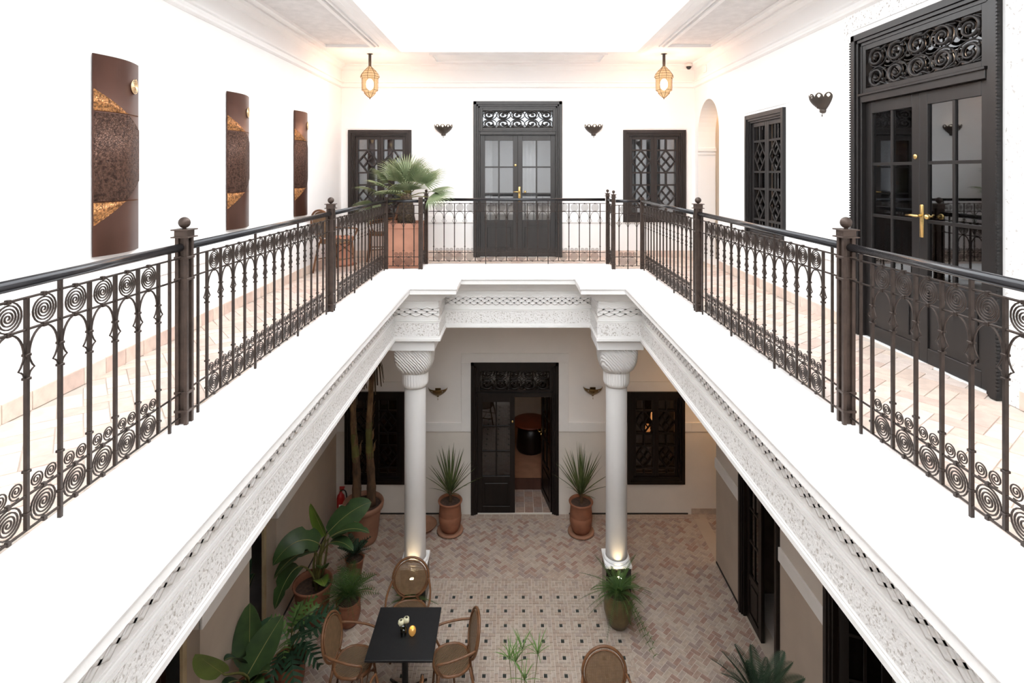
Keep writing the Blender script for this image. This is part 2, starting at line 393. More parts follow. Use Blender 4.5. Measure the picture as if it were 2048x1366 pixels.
# carpet of basket-weave tiles with black inset squares
D = .2466; U = D / 5; CX0, CX1, CY0, CY1 = -1.50, 1.60, 5.2, 8.27
bt, ct = [], []
for i in range(-6, 7):
    for j in range(-1, 12):
        x = -.108 + D * i + 0; y = 7.883 - D * j
        if not (CX0 - .01 < x < CX1 and CY0 < y < CY1): continue
        if j >= 0: bt.append((x, y, 0, U * .92, U * .92))
        else: ct.append((x, y, 0, U - .004, U - .004))
        g = .004
        for q in range(4):
            a = q * PI / 2; ca, sa = math.cos(a), math.sin(a)
            for (u, v, l) in ((.5, 1.0, 2), (-.5, 2.0, 2), (1.5, 2.0, 2)):
                xx, yy = u * U, v * U
                ct.append((x + xx * ca - yy * sa, y + xx * sa + yy * ca, a, l * U - g, U - g))
LM = [m for m in FM if m not in ('floor_t3', 'floor_t6', 'floor_t1')] + ['floor_t0', 'floor_t2', 'floor_t5']
lay(floor, bt, .0004, ['tileblack'], 300, 'black_tile')
lay(floor, ct, 0, LM, 300, 'tile')
xs = [t[0] for t in ct]; ys = [t[1] for t in ct]
BX0, BX1, BY1 = min(xs) - .03, max(xs) + .03, max(ys) + .06
def outside(x, y):
    if x < XLL - .05 or (x > XRL + .05 and y < 8.6) or x > 4.3 or y > YF - .08 or y < 4.4: return False
    return not (BX0 + .07 < x < BX1 - .07 and y < BY1 - .07)
hb = herring(-3.2, 4.3, 4.2, 9.9, .128, .064, R(45), .004, outside)
lay(floor, hb, -.003, FM, 300, 'tile')
edge = [(x * .13 - 3.05, YF - .07, 0, .126, .126) for x in range(0, 57)]
lay(floor, edge, 0, ['floor_t0', 'floor_t2', 'floor_t4'], 60, 'border_tile')
inroom = [(x * .16 - .68, YF + .12 + y * .16, 0, .155, .155) for x in range(10) for y in range(5)]
lay(floor, inroom, .004, ['floor_t1', 'floor_t3', 'floor_t6'], 60, 'threshold_tile')
UM = ['floor_' + n for n, c in UT]
def gin(x, y):
    if not (XL + .02 < x < XR - .02 and 1.3 < y < YF - .02): return False
    return x < -2.03 or x > 2.06 or y > 9.06 or (y > 8.58 and not (-1.5 < x < 1.6))
gt = herring(-3.2, 3.4, 1.3, 9.9, .26, .13, R(38), .004, gin)
lay(gfloor, gt, UF, UM, 300, 'tile')

# ------------------------------------------------------------------ coping and entablature round the opening
PATH = [(-1.345, -.2), (-1.345, 7.24), (-.735, 7.24), (-.735, 7.90), (.865, 7.90), (.865, 7.24), (1.455, 7.24), (1.455, -.2)]
def offset(path, d):
    r = []
    for i, p in enumerate(path):
        p = Vector(p)
        def nrm(a, c): v = (Vector(c) - Vector(a)).normalized(); return Vector((-v.y, v.x))
        if i == 0: r.append(p + nrm(path[0], path[1]) * d)
        elif i == len(path) - 1: r.append(p + nrm(path[-2], path[-1]) * d)
        else:
            n1, n2 = nrm(path[i - 1], path[i]), nrm(path[i], path[i + 1]); m = (n1 + n2); r.append(p + m * d / (1 + n1.dot(n2)))
    return r
def sweep(b, path, prof, closed=True):
    base = len(b.v); k = len(prof); n = len(path)
    offs = [offset(path, d) for d, z in prof]
    for i in range(n):
        for j, (d, z) in enumerate(prof): b.v.append((offs[j][i].x, offs[j][i].y, z))
    for i in range(n - 1):
        for j in range(k if closed else k - 1):
            w = (j + 1) % k; b.face((base + i * k + j, base + i * k + w, base + (i + 1) * k + w, base + (i + 1) * k + j))
    if closed: b.face([base + j for j in range(k)]); b.face([base + (n - 1) * k + k - 1 - j for j in range(k)])
CT = 4.552
b = MB()
b.prism([(-2.0, -.2), (-1.345, -.2), (-1.345, 7.24), (-.735, 7.24), (-.735, 7.90), (.865, 7.90), (.865, 7.24), (1.455, 7.24), (1.455, -.2), (2.03, -.2), (2.03, 8.56), (1.57, 8.56), (1.57, 9.03), (-1.47, 9.03), (-1.47, 8.56), (-2.0, 8.56)], 4.49, CT)
cop = tag(b.build('trim_1', 'coping'), 'wide white plastered ledge round the courtyard opening', None, None, 'structure')
mod = cop.modifiers.new('round', 'BEVEL'); mod.width = .018; mod.segments = 3; mod.limit_method = 'ANGLE'
b = MB()
sweep(b, PATH, [(.018, 4.492), (.018, 4.435), (.05, 4.43), (.05, 4.425), (.10, 4.41), (.16, 4.375), (.21, 4.335), (.24, 4.30), (.285, 4.295), (.285, 4.025), (.272, 4.015), (.272, 3.795), (.255, 3.785), (.255, 3.75), (.64, 3.75), (.64, 4.492)])
ent = tag(b.build('trim_2', 'stucco'), 'white moulded plaster beam round the courtyard opening', None, None, 'structure')
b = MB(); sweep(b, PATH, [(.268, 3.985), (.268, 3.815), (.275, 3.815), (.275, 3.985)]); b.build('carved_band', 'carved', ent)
for zz in (4.02, 4.0, 3.80):
    b = MB(); sweep(b, PATH, [(.262, zz + .004), (.262, zz - .004), (.275, zz - .004), (.275, zz + .004)]); b.build('thin_fillet', 'stucco', ent)
for zz in (4.26, 4.245, 4.04):
    b = MB(); sweep(b, PATH, [(.278, zz + .004), (.278, zz - .004), (.29, zz - .004), (.29, zz + .004)]); b.build('thin_fillet', 'stucco', ent)
# interlaced zigzag relief
fp = offset(PATH, .282)
for i in range(len(fp) - 1):
    a, c = fp[i], fp[i + 1]
    if i == 0: a = Vector((a.x, 1.0))
    if i == len(fp) - 2: c = Vector((c.x, 1.0))
    ln = (c - a).length
    if ln < .2: continue
    d = (c - a).normalized(); nseg = max(1, round(ln / .41)); per = ln / nseg
    for ph in (0, .25, .5, .75):
        pts = []
        k = nseg * 8
        for q in range(k + 1):
            t = q / 8 + ph; tri = abs((t % 1) * 2 - 1); zz = 4.085 + .12 * (tri * .82 + .09 + .09 * (-math.cos(PI * tri)))
            p = a + d * (ln * q / k); pts.append((p.x, p.y, zz))
        b = sm(); b.tube(pts, .013, 4, ref=(0, 0, 1)); b.build('zigzag_relief', 'stucco', ent)

# ------------------------------------------------------------------ ceiling
HX0, HX1, HY0, HY1 = -1.70, 1.86, -4.6, 8.5  # opening lengthened behind the viewer to bring more skylight onto the far wall
b = MB()
g = .1
b.box(OX0, HX0 - g, YN, OY1, CL, CL + .18); b.box(HX1 + g, OX1, YN, OY1, CL, CL + .18); b.box(HX0 - g, HX1 + g, HY1 + g, OY1, CL, CL + .18); b.box(HX0 - g, HX1 + g, YN, HY0, CL, CL + .18)
ceil = tag(b.build('ceiling', 'ceil'), 'pale moulded plaster ceiling round the open roof', None, None, 'structure')
HP = [(HX0, HY0), (HX0, HY1), (HX1, HY1), (HX1, HY0)]
b = MB(); sweep(b, HP, [(0, CL + .32), (0, CL - .02), (.03, CL - .05), (.10, CL - .05), (.12, CL - .035), (.20, CL - .03), (.23, CL - .01), (.23, CL + .32)])
b.build('opening_moulding', 'ceil', ceil)
for (x0, x1) in ((-2.78, -2.12), (2.28, 2.92)):
    y0, y1 = .6, 8.22
    b = MB(); b.box(x0, x1, y0, y1, CL - .006, CL + .01); b.build('ceiling_panel', 'ceilpanel', ceil)
    for k, (e, w, h) in enumerate(((0, .05, .045), (.07, .03, .025))):
        b = MB()
        for (a0, a1, c0, c1) in ((x0 - e - w, x0 - e, y0, y1 + e + w), (x1 + e, x1 + e + w, y0, y1 + e + w), (x0 - e, x1 + e, y1 + e, y1 + e + w)): b.box(a0, a1, c0, c1, CL - h, CL + .01)
        b.build('panel_moulding', 'ceil', ceil)
b = MB()
for (a0, a1, c0, c1) in ((-1.3, 1.46, 8.82, 8.86), (-1.3, 1.46, 9.42, 9.46), (-1.34, -1.3, 8.82, 9.46), (1.46, 1.50, 8.82, 9.46)): b.box(a0, a1, c0, c1, CL - .03, CL + .01)
b.build('panel_moulding', 'ceil', ceil)
# picture rail and cove along the gallery walls
WP = [(XL, YN), (XL, YF), (XR, YF), (XR, YN)]
def inset(prof): return [(-d, z) for d, z in prof]
b = MB(); sweep(b, WP, inset([(-.01, 7.635), (.05, 7.635), (.055, 7.61), (.03, 7.60), (.03, 7.57), (.042, 7.56), (.042, 7.535), (.012, 7.52), (-.01, 7.52)]))
tag(b.build('trim_3', 'white'), 'white picture rail moulding high on the gallery walls', None, None, 'structure')
b = MB(); sweep(b, WP, inset([(-.01, CL + .01), (.10, CL + .01), (.10, CL - .02), (.06, CL - .04), (.03, CL - .08), (.0, CL - .10), (-.01, CL - .10)]))
tag(b.build('trim_4', 'white'), 'white cove between gallery wall and ceiling', None, None, 'structure')
# dado band upstairs, tile skirting
def runs(name, label, m, z0, z1, d, segs):
    s = struct(name, label)
    for (ax, f, u0, u1) in segs:
        b = MB()
        if ax == 'x': b.bbox(u0, u1, f - d, f + .01, z0, z1, .003)
        elif ax == 'l': b.bbox(f - .01, f + d, u0, u1, z0, z1, .003)
        else: b.bbox(f - d, f + .01, u0, u1, z0, z1, .003)
        b.build('strip', m, s)
    return s
G_GAPS = [('l', XL, YN, YF), ('x', YF, XL, -2.914), ('x', YF, -1.80, -.706), ('x', YF, .856, 1.933), ('x', YF, 3.037, XR), ('r', XR, YN, 3.44), ('r', XR, 5.38, 6.52), ('r', XR, 7.60, 8.64)]
runs('trim_5', 'white dado ledge along the gallery walls', 'white', 5.15, 5.28, .02, G_GAPS)
SK = struct('baseboard_gallery', 'pale terracotta tile skirting along the gallery walls')
tm = {}
for (ax, f, u0, u1) in [('l', XL, 1.6, YF), ('x', YF, XL, -.706), ('x', YF, .856, XR), ('r', XR, 1.6, 3.50), ('r', XR, 5.34, 8.64)]:
    n = max(1, round((u1 - u0) / .21)); w = (u1 - u0) / n
    for i in range(n):
        k = random.randrange(len(UM)); key = (ax, round(w, 3), k)
        if key not in tm:
            b = MB(); g = .003
            if ax == 'x': b.box(-w / 2 + g, w / 2 - g, -.014, .002, 0, .115)
            elif ax == 'l': b.box(-.002, .014, -w / 2 + g, w / 2 - g, 0, .115)
            else: b.box(-.014, .002, -w / 2 + g, w / 2 - g, 0, .115)
            tm[key] = b.mesh('skirting_tile', UM[k])
        c = u0 + w * (i + .5)
        link('skirting_tile', tm[key], SK, (c, f, UF) if ax == 'x' else (f, c, UF))
# ground floor plaster bands and frames
runs('trim_6', 'pale plaster band above the taupe dado of the courtyard', 'band', 1.465, 1.62, .025, [('x', YF, -1.907, -.918), ('x', YF, .971, 2.004), ('x', YF, 3.02, XRL), ('x', YF, XLL, -2.975), ('l', XLL, 7.32, YF), ('l', XLL, 5.54, 6.58), ('l', XLL, 1, 4.45), ('r', XRL, 7.66, 8.6), ('r', XRL, 5.56, 6.54), ('x', YF, XRL, 4.3)])
fr = struct('trim_7', 'raised pale plaster frame round the courtyard door')
for (x0, x1, z0, z1) in ((-.918, -.75, 0, 2.684), (.795, .971, 0, 2.684), (-.918, .971, 2.684, 2.843)):
    b = MB(); b.bbox(x0, x1, YF - .025, YF + .01, z0 if z0 else 1.465, z1, .003); b.build('strip', 'band', fr)
for (x0, x1) in ((-3.05, -1.86), (1.96, 3.12)):
    b = MB(); b.bbox(x0, x1, YF - .02, YF + .01, 2.19, 2.34, .003); b.build('strip', 'band', fr)
runs('baseboard_court', 'thin dark strip at the foot of the courtyard walls', 'cable', 0.0, .022, .012, [('x', YF, -2.6, -.93), ('x', YF, .98, 3.08), ('r', XRL, 7.68, 8.58), ('l', XLL, 7.4, 9.7)])
b = MB(); b.box(XRL + .0, 4.3, YF - .012, YF, 0, .1); tag(b.build('baseboard_passage', 'floor_t2'), 'pale tile skirting in the ground floor passage', None, None, 'structure')
b = MB(); b.box(XLL - .16, XLL - .13, 7.25, 7.33, 0, 2.62); b.box(XLL - .16, XLL - .13, 5.47, 5.55, 0, 2.62)
tag(b.build('trim_8', 'ochre'), 'ochre door jambs in the shaded left wall', None, None, 'structure')
# carved stucco surrounds upstairs
su = struct('trim_9', 'white carved stucco surround of the right gallery door')
for (y0, y1, z0, z1) in ((3.42, 3.60, UF, 7.36), (5.23, 5.36, 6.9, 7.36), (3.42, 5.36, 7.36, 7.52)):
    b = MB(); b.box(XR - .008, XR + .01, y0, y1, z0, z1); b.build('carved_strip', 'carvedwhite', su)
su = struct('trim_10', 'faint white plaster frames round the gallery windows')
for (x0, x1) in ((-3.0, -1.74), (1.87, 3.13)):
    b = MB(); b.box(x0, x1, YF - .008, YF + .01, 6.80, 6.92); b.build('strip', 'white', su)
b = MB(); b.box(3.06, 3.13, YF - .01, YF + .01, 5.28, 6.80); b.build('strip', 'stucco', su)
b = MB(); b.box(XR - .008, XR + .01, 6.44, 7.72, 6.84, 6.98); b.build('strip', 'white', su)

# ------------------------------------------------------------------ doors and windows (local: x across, z up, faces -y)
def spiral_pts(cx, cz, r0, r1, turns, a0, n, y=0, s=1):
    return [(cx + s * lerp(r0, r1, i / n) * math.cos(a0 + turns * 2 * PI * i / n), y, cz + lerp(r0, r1, i / n) * math.sin(a0 + turns * 2 * PI * i / n)) for i in range(n + 1)]
def scroll_mesh(w, h, mt):
    """one carved acanthus scroll filling a w by h cell, centred"""
    b = sm(); R0 = min(w, h) * .47; sx = max(1, .86 * w / h)
    b.tube([(x * sx, y, z) for x, y, z in spiral_pts(0, 0, R0, R0 * .30, 1.45, R(-120), 30, 0)], [lerp(.095, .05, i / 30) * min(w, h) for i in range(31)], 6, ref=(0, 1, 0), flat=1.3)
    b.sphere((R0 * .1, -.006, -R0 * .12), R0 * .26, 8, 6)
    for (a, l) in ((200, .62), (250, .55), (300, .6), (20, .5)):
        p0 = (R0 * .95 * math.cos(R(a)), 0, R0 * .95 * math.sin(R(a))); p3 = (w * .5 * math.cos(R(a + 35)), 0, h * .52 * math.sin(R(a + 35)))
        pm = (p0[0] * 1.25, -.006, p0[2] * 1.2)
        b.tube(bez(p0, pm, pm, p3, 6), [R0 * q for q in (.10, .15, .18, .17, .13, .08, .03)], 5, ref=(0, 1, 0))
    b.tube([(-w * .5, 0, -h * .5), (-w * .25, -.004, -h * .32), (w * .1, -.004, -h * .46), (w * .5, 0, -h * .38)], [R0 * .1, R0 * .14, R0 * .14, R0 * .08], 5, ref=(0, 1, 0))
    b.tube([(w * .49 * math.cos(2 * PI * i / 20), .004, h * .49 * math.sin(2 * PI * i / 20)) for i in range(20)], R0 * .075, 5, closed=True, ref=(0, 1, 0))
    return b.mesh('scroll', mt)
def frame_boxes(b, x0, x1, z0, z1, w, y0, y1, bottom=True):
    b.bbox(x0, x0 + w, y0, y1, z0, z1, .003); b.bbox(x1 - w, x1, y0, y1, z0, z1, .003); b.bbox(x0 + w, x1 - w, y0, y1, z1 - w, z1, .003)
    if bottom: b.bbox(x0 + w, x1 - w, y0, y1, z0, z0 + w, .003)
def door(name, label, loc, rz, w, h, leaf_top, wm, glass, op=(0, 0), nscroll=(5, 2), knobs=True, dent=False):
    d = struct(name, label, loc, rz)
    b = MB(); x = w / 2
    for (e, y0, y1, ww) in ((0, -.045, .12, .055), (.055, -.03, .12, .03), (.085, -.012, .12, .03)):
        for s in (-1, 1): b.bbox(min(s * (x - e), s * (x - e - ww)), max(s * (x - e), s * (x - e - ww)), y0, y1, 0, h - e, .004)
        b.bbox(-x + e, x - e, y0, y1, h - e - ww, h - e, .004)
    b.build('frame', wm, d)
    b = MB(); b.bbox(-x + .115, x - .115, -.02, .10, leaf_top, leaf_top + .075, .004); b.bbox(-x + .10, x - .10, -.04, .0, leaf_top + .06, leaf_top + .08, .003); b.build('transom_bar', wm, d)
    tx0, tx1, tz0, tz1 = -x + .115, x - .115, leaf_top + .08, h - .115
    b = MB(); frame_boxes(b, tx0, tx1, tz0, tz1, .045, -.005, .06); tf = b.build('transom_frame', wm, d)
    nx, nz = nscroll; cw, chh = (tx1 - tx0 - .09) / nx, (tz1 - tz0 - .09) / nz
    key = (round(cw, 3), round(chh, 3), wm)
    if key not in SC: SC[key] = scroll_mesh(cw, chh, wm)
    for i in range(nx):
        for j in range(nz):
            s = link('scroll', SC[key], tf, (tx0 + .045 + cw * (i + .5), .02, tz0 + .045 + chh * (j + .5)))
            s.scale = (-1 if i < nx / 2 else 1, 1, -1 if j else 1)
    b = MB(); b.box(tx0, tx1, .075, .08, tz0, tz1); b.build('transom_pane', glass, d)
    if dent:
        b = MB()
        for s in (-1, 1):
            z = .05
            while z < h - .05:
                b.box(min(s * x, s * (x + .012)), max(s * x, s * (x + .012)), -.048, -.03, z, z + .014); z += .024
        o = b.build('bead_edge', wm, d); o['kind'] = 'stuff'
    lw = x - .115
    for s in (-1, 1):
        hinge = s * (x - .115)
        lf = bpy.data.objects.new('leaf', None); col.objects.link(lf); lf.parent = d; lf.location = (hinge, .05, 0)
        a = op[0 if s < 0 else 1]
        lf.rotation_euler = (0, 0, R(a) * (-1 if s > 0 else 1))
        u0, u1 = (0, lw) if s < 0 else (-lw, 0)
        LT, st = leaf_top - .004, .085; zp = .62
        b = MB(); b.bbox(u0, u0 + st, -.022, .022, .006, LT, .003); b.bbox(u1 - st, u1, -.022, .022, .006, LT, .003)
        b.bbox(u0 + st, u1 - st, -.022, .022, LT - .10, LT, .003); b.bbox(u0 + st, u1 - st, -.022, .022, zp - .05, zp + .03, .003); b.bbox(u0 + st, u1 - st, -.022, .022, .006, .12, .003)
        b.box(u0 + st, u1 - st, -.008, .008, .12, zp - .05)
        b.build('stile_frame', wm, lf)
        b = MB(); b.bbox(u0 + st + .04, u1 - st - .04, -.02, .0, .165, zp - .095, .006); b.build('lower_panel', wm, lf)
        g0, g1, gz0, gz1 = u0 + st, u1 - st, zp + .03, LT - .10
        b = MB(); gm = (g0 + g1) / 2; b.bbox(gm - .013, gm + .013, -.016, .016, gz0, gz1, .003); b.build('glazing_bar', wm, lf)
        for k in (1, 2):
            zz = lerp(gz0, gz1, k / 3); b = MB(); b.bbox(g0, g1, -.017, .017, zz - .013, zz + .013, .003); b.build('glazing_bar', wm, lf)
        for k in range(3):
            for (c0, c1) in ((g0, gm - .013), (gm + .013, g1)):
                b = MB(); b.box(c0, c1, -.002, .002, lerp(gz0, gz1, k / 3) + (.013 if k else 0), lerp(gz0, gz1, (k + 1) / 3) - (.013 if k < 2 else 0)); b.build('pane', glass, lf)
        if knobs:
            hx = u1 - .045 if s < 0 else u0 + .03
            if s > 0:
                b = sm(); b.bbox(hx - .02, hx + .02, -.03, -.02, .98, 1.24, .006)
                b.tube([(hx, -.03, 1.15), (hx, -.075, 1.15)], .010, 8); b.tube([(hx, -.07, 1.15), (hx + .05, -.075, 1.152), (hx + .11, -.07, 1.148)] if False else [(hx, -.07, 1.15), (hx - .05, -.075, 1.152), (hx - .11, -.07, 1.148)], [.011, .009, .008], 8)
                b.build('handle', 'brass', lf)
                b = sm(); b.sphere((hx + .10, -.055, 1.15), .022, 10, 8); b.tube([(hx + .10, -.02, 1.15), (hx + .10, -.05, 1.15)], .009, 8); b.build('knob', 'brass', lf)
            else:
                b = sm(); b.lathe([(.021, 0), (.023, .004), (.017, .010)], 14); o = b.build('escutcheon', 'brass', lf); o.location = (u1 - .04, -.022, 1.62); o.rotation_euler = (R(90), 0, 0)
    return d
SC = {}
def wall_rot(side): return {'far': 0, 'right': R(-90), 'left': R(90)}[side]
door('door_1', 'dark grey glazed double door with carved fanlight at the far end of the gallery', ((UD[0] + UD[1]) / 2, YF, UF), 0, UD[1] - UD[0], UD[3] - UD[2], 2.16, 'woodhazed', 'glass')
door('door_2', 'tall black glazed double door with carved scroll fanlight in the right gallery wall', (XR, (RD[0] + RD[1]) / 2, UF), wall_rot('right'), RD[1] - RD[0], RD[3] - RD[2], 2.13, 'woodblack', 'glass', dent=True)
door('door_3', 'dark wooden courtyard double door between two potted yuccas, one leaf open', ((LD[0] + LD[1]) / 2, YF, 0), 0, LD[1] - LD[0], LD[3], 2.07, 'wood', 'glassdark', op=(0, 78))
door('door_4', 'dark half open double door in the right wall of the courtyard', (XRL, (RA[0] + RA[1]) / 2, 0), wall_rot('right'), RA[1] - RA[0], RA[3], 2.07, 'wood', 'glassdark', op=(0, 80), knobs=False)
door('door_5', 'black doorway at the near end of the right courtyard wall', (XRL, (RB[0] + RB[1]) / 2, 0), wall_rot('right'), RB[1] - RB[0], RB[3], 2.07, 'wood', 'glassdark', op=(70, 80), knobs=False)
for k, (y0, y1) in enumerate(((6.58, 7.32), (4.45, 5.54))):
    d = struct('door_%d' % (6 + k), 'dark red brown wooden door set back in the left courtyard wall' if k == 0 else 'dark wooden door at the near end of the left courtyard wall', (XLL - .42, (y0 + y1) / 2, 0), R(90))
    w = (y1 - y0) / 2 + .1
    b = MB(); frame_boxes(b, -w, w, .006, 2.62, .09, -.02, .02); b.build('leaf_frame', 'bronze', d)
    for z0, z1 in ((.12, .9), (1.0, 2.5)):
        b = MB(); b.box(-w + .09, w - .09, -.008, .008, z0 - .05, z1 + .05); b.bbox(-w + .15, w - .15, -.016, .016, z0, z1, .006); b.build('leaf_panel', 'bronze', d)
    b = MB(); b.box(-w, -w + .3, -.005, .3, 2.62, 2.7); b.build('head', 'bronze', d)

def window(name, label, loc, rz, w, h, wm, glass):
    d = struct(name, label, loc, rz); x = w / 2
    b = MB()
    for (e, y0, y1, ww) in ((0, -.04, .12, .055), (.055, -.025, .12, .03), (.085, -.008, .12, .025)):
        frame_boxes(b, -x + e, x - e, e, h - e, ww, y0, y1)
    b.build('frame', wm, d)
    lw = x - .11
    for s in (-1, 1):
        lf = bpy.data.objects.new('casement', None); col.objects.link(lf); lf.parent = d; lf.location = (s * lw / 2, .04, .11)
        H = h - .22; st = .055; u = lw / 2
        b = MB(); frame_boxes(b, -u, u, 0, H, st, -.02, .02); b.build('sash', wm, lf)
        gw = lw - 2 * st; A = H - 2 * st
        hs = [.15, .31, .17, .31]; tot = sum(hs); z = H - st
        for k, q in enumerate(hs):
            z1 = z; z0 = z - A * q / tot * .93 if k < 4 else z; z = z0
            if k: b = MB(); b.bbox(-u + st, u - st, -.018, .018, z1 - .014, z1 + .014, .003); b.build('rail', wm, lf)
            if k in (0, 2): b = MB(); b.bbox(-.013, .013, -.016, .016, z0, z1, .003); b.build('glazing_bar', wm, lf)
            else:
                c = (z0 + z1) / 2; a = gw / 2; hh = (z1 - z0) / 2
                # diamond lattice: outer diamond and inner cross bars
                for (p, q2) in (((-a, c), (0, c + hh)), ((0, c + hh), (a, c)), ((a, c), (0, c - hh)), ((0, c - hh), (-a, c)), ((-a / 2, c - hh / 2), (a / 2, c + hh / 2)), ((-a / 2, c + hh / 2), (a / 2, c - hh / 2))):
                    b = MB(); b.tube([(p[0], 0, p[1]), (q2[0], 0, q2[1])], .017, 4, ref=(0, 1, 0)); b.build('lattice_bar', wm, lf)
        b = MB(); b.bbox(-u + st, u - st, -.018, .018, z - .014, z + .014, .003); b.build('rail', wm, lf)
        b = MB(); b.bbox(-.013, .013, -.016, .016, st, z, .003); b.build('glazing_bar', wm, lf)
        b = MB(); b.box(-u + st, u - st, .024, .028, st, H - st); b.build('pane', glass, lf)
    return d
window('window_1', 'dark lattice casement window behind the gallery palm', ((UWL[0] + UWL[1]) / 2, YF, UWL[2]), 0, UWL[1] - UWL[0], UWL[3] - UWL[2], 'woodbrown', 'glass')
window('window_2', 'dark lattice casement window on the far gallery wall beside the arch', ((UWR[0] + UWR[1]) / 2, YF, UWR[2]), 0, UWR[1] - UWR[0], UWR[3] - UWR[2], 'woodbrown', 'glass')
window('window_3', 'black lattice casement window in the right gallery wall', (XR, (RW[0] + RW[1]) / 2, RW[2]), wall_rot('right'), RW[1] - RW[0], RW[3] - RW[2], 'woodblack', 'glass')
window('window_4', 'dark courtyard window behind the banana stems', ((LWL[0] + LWL[1]) / 2, YF, LWL[2]), 0, LWL[1] - LWL[0], LWL[3] - LWL[2], 'wood', 'glassdark')
window('window_5', 'dark lattice courtyard window with lamp glow behind it', ((LWR[0] + LWR[1]) / 2, YF, LWR[2]), 0, LWR[1] - LWR[0], LWR[3] - LWR[2], 'wood', 'glassdark')

# ------------------------------------------------------------------ columns
def column(x, y, label):
    c = thing('column', label, 'column', (x, y, 0), 0, 'columns at the far corners of the court')
    b = MB(); b.bbox(-.175, .175, -.175, .175, 0, .50, .006); b.build('plinth', 'plinth', c)
    b = MB(); b.bbox(-.188, .188, -.188, .188, .50, .535, .006); b.build('plinth_cap', 'coping', c)
    b = sm(); b.lathe([(.178, .535), (.185, .55), (.178, .568), (.165, .575)], 32); b.build('base_ring', 'coping', c)
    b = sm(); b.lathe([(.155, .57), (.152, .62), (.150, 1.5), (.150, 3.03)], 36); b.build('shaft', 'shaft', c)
    b = sm(); n = 192
    b.lathe([(.155, 3.0), (.172, 3.03), (.182, 3.06), (.182, 3.19), (.176, 3.215)], n, rfun=lambda t, z: 1.03 - .07 * (1 - abs(math.sin(t * 14))) ** 2 * (1 if 3.04 < z < 3.2 else 0)); b.build('fluted_neck', 'stucco', c)
    b = sm(); prof = [(.170, 2.2, 3.205), (.20, 2.4, 3.225), (.235, 3, 3.27), (.255, 4, 3.33), (.262, 6, 3.40), (.265, 9, 3.50), (.265, 10, 3.60)]
    base = len(b.v); n = 64
    for (s, e, z) in prof:
        for q in range(n):
            t = 2 * PI * q / n; ct_, st_ = math.cos(t), math.sin(t)
            r = s / (abs(ct_) ** e + abs(st_) ** e) ** (1 / e); b.v.append((r * ct_, r * st_, z))
    for i in range(len(prof) - 1):
        for q in range(n): w = (q + 1) % n; b.face((base + i * n + q, base + i * n + w, base + (i + 1) * n + w, base + (i + 1) * n + q))
    b.face([base + n - 1 - q for q in range(n)]); b.face([base + (len(prof) - 1) * n + q for q in range(n)])
    b.build('bell', 'chisel', c)
    b = MB(); b.bbox(-.32, .32, -.32, .32, 3.595, 3.70, .008); b.bbox(-.30, .30, -.30, .30, 3.70, 3.752, .006); b.build('abacus', 'coping', c)
    return c
column(-1.40, 7.90, 'white round column on a dark plinth behind the rattan table set')
column(1.47, 7.93, 'white round column on a dark plinth behind the urn with trailing fern')

# ------------------------------------------------------------------ wrought iron railings
IR = {}
def irmesh(key, fn, m='iron'):
    if key not in IR: b = sm(); fn(b); IR[key] = b.mesh(key, m)
    return IR[key]
ZR1, ZR2, ZM, ZB = .978, .851, .187, .049
def spir(b, Rr, turns, rad, n, tail):
    pts = spiral_pts(0, 0, .004, Rr, turns, R(90) - turns * 2 * PI + R(tail), n)
    b.tube(pts, rad, 4, ref=(0, 1, 0))
def f_spiral(b): spir(b, .0632, 4.5, .0038, 84, 0)
def f_big(b): spir(b, .067, 4.5, .0039, 84, 180)
def f_small(b): spir(b, .033, 2.5, .0032, 40, 200)
def f_arch(b):
    w = .166 / 2 - .012; pts = [(-w * math.cos(PI * i / 14), 0, .745 + (ZR2 - .748) * math.sin(PI * i / 14)) for i in range(15)]
    b.tube(pts, .0045, 4, ref=(0, 1, 0))
def f_lily(b):
    for s in (-1, 1):
        b.tube([(s * .012, 0, .748), (s * .016, 0, .728), (s * .026, 0, .706), (s * .037, 0, .692), (s * .026, 0, .686), (s * .016, 0, .676), (s * .011, 0, .660)], .0036, 4, ref=(0, 1, 0))
def bar(b, z0, z1, w=.0068, collars=(.750, .655, .285, .115)):
    b.smooth = False
    b.box(-w, w, -w * 1.15, w * 1.15, z0, z1)
    for z in collars: b.bbox(-w - .005, w + .005, -w * 1.15 - .005, w * 1.15 + .005, z - .005, z + .005, .002)
def f_bal(b): bar(b, ZB, ZR1)
def f_tall(b): bar(b, .0, 1.03)
def f_thin(b): bar(b, .0, 1.03, .006, ())
def f_clip(b):
    b.smooth = False; b.bbox(-.009, .009, -.009, .009, -.009, .009, .002)
def bay(sec, u, p, simple=False):
    """fill one bay centred at u"""
    link('scroll', irmesh('scroll', f_spiral), sec, (u, 0, (ZR1 + ZR2) / 2))
    link('arch', irmesh('arch', f_arch), sec, (u, 0, 0)).scale = (p / .166, 1, 1)
    link('floor_scroll', irmesh('floor_scroll', f_big), sec, (u, 0, (ZM + ZB) / 2))
    for s in (-1, 1):
        o = link('small_scroll', irmesh('small_scroll', f_small), sec, (u + s * .036, 0, ZM + .042)); o.scale = (s, 1, 1)
    for z in (ZR1, ZR2, ZM, ZB): link('clip', irmesh('clip', f_clip), sec, (u, 0, z))
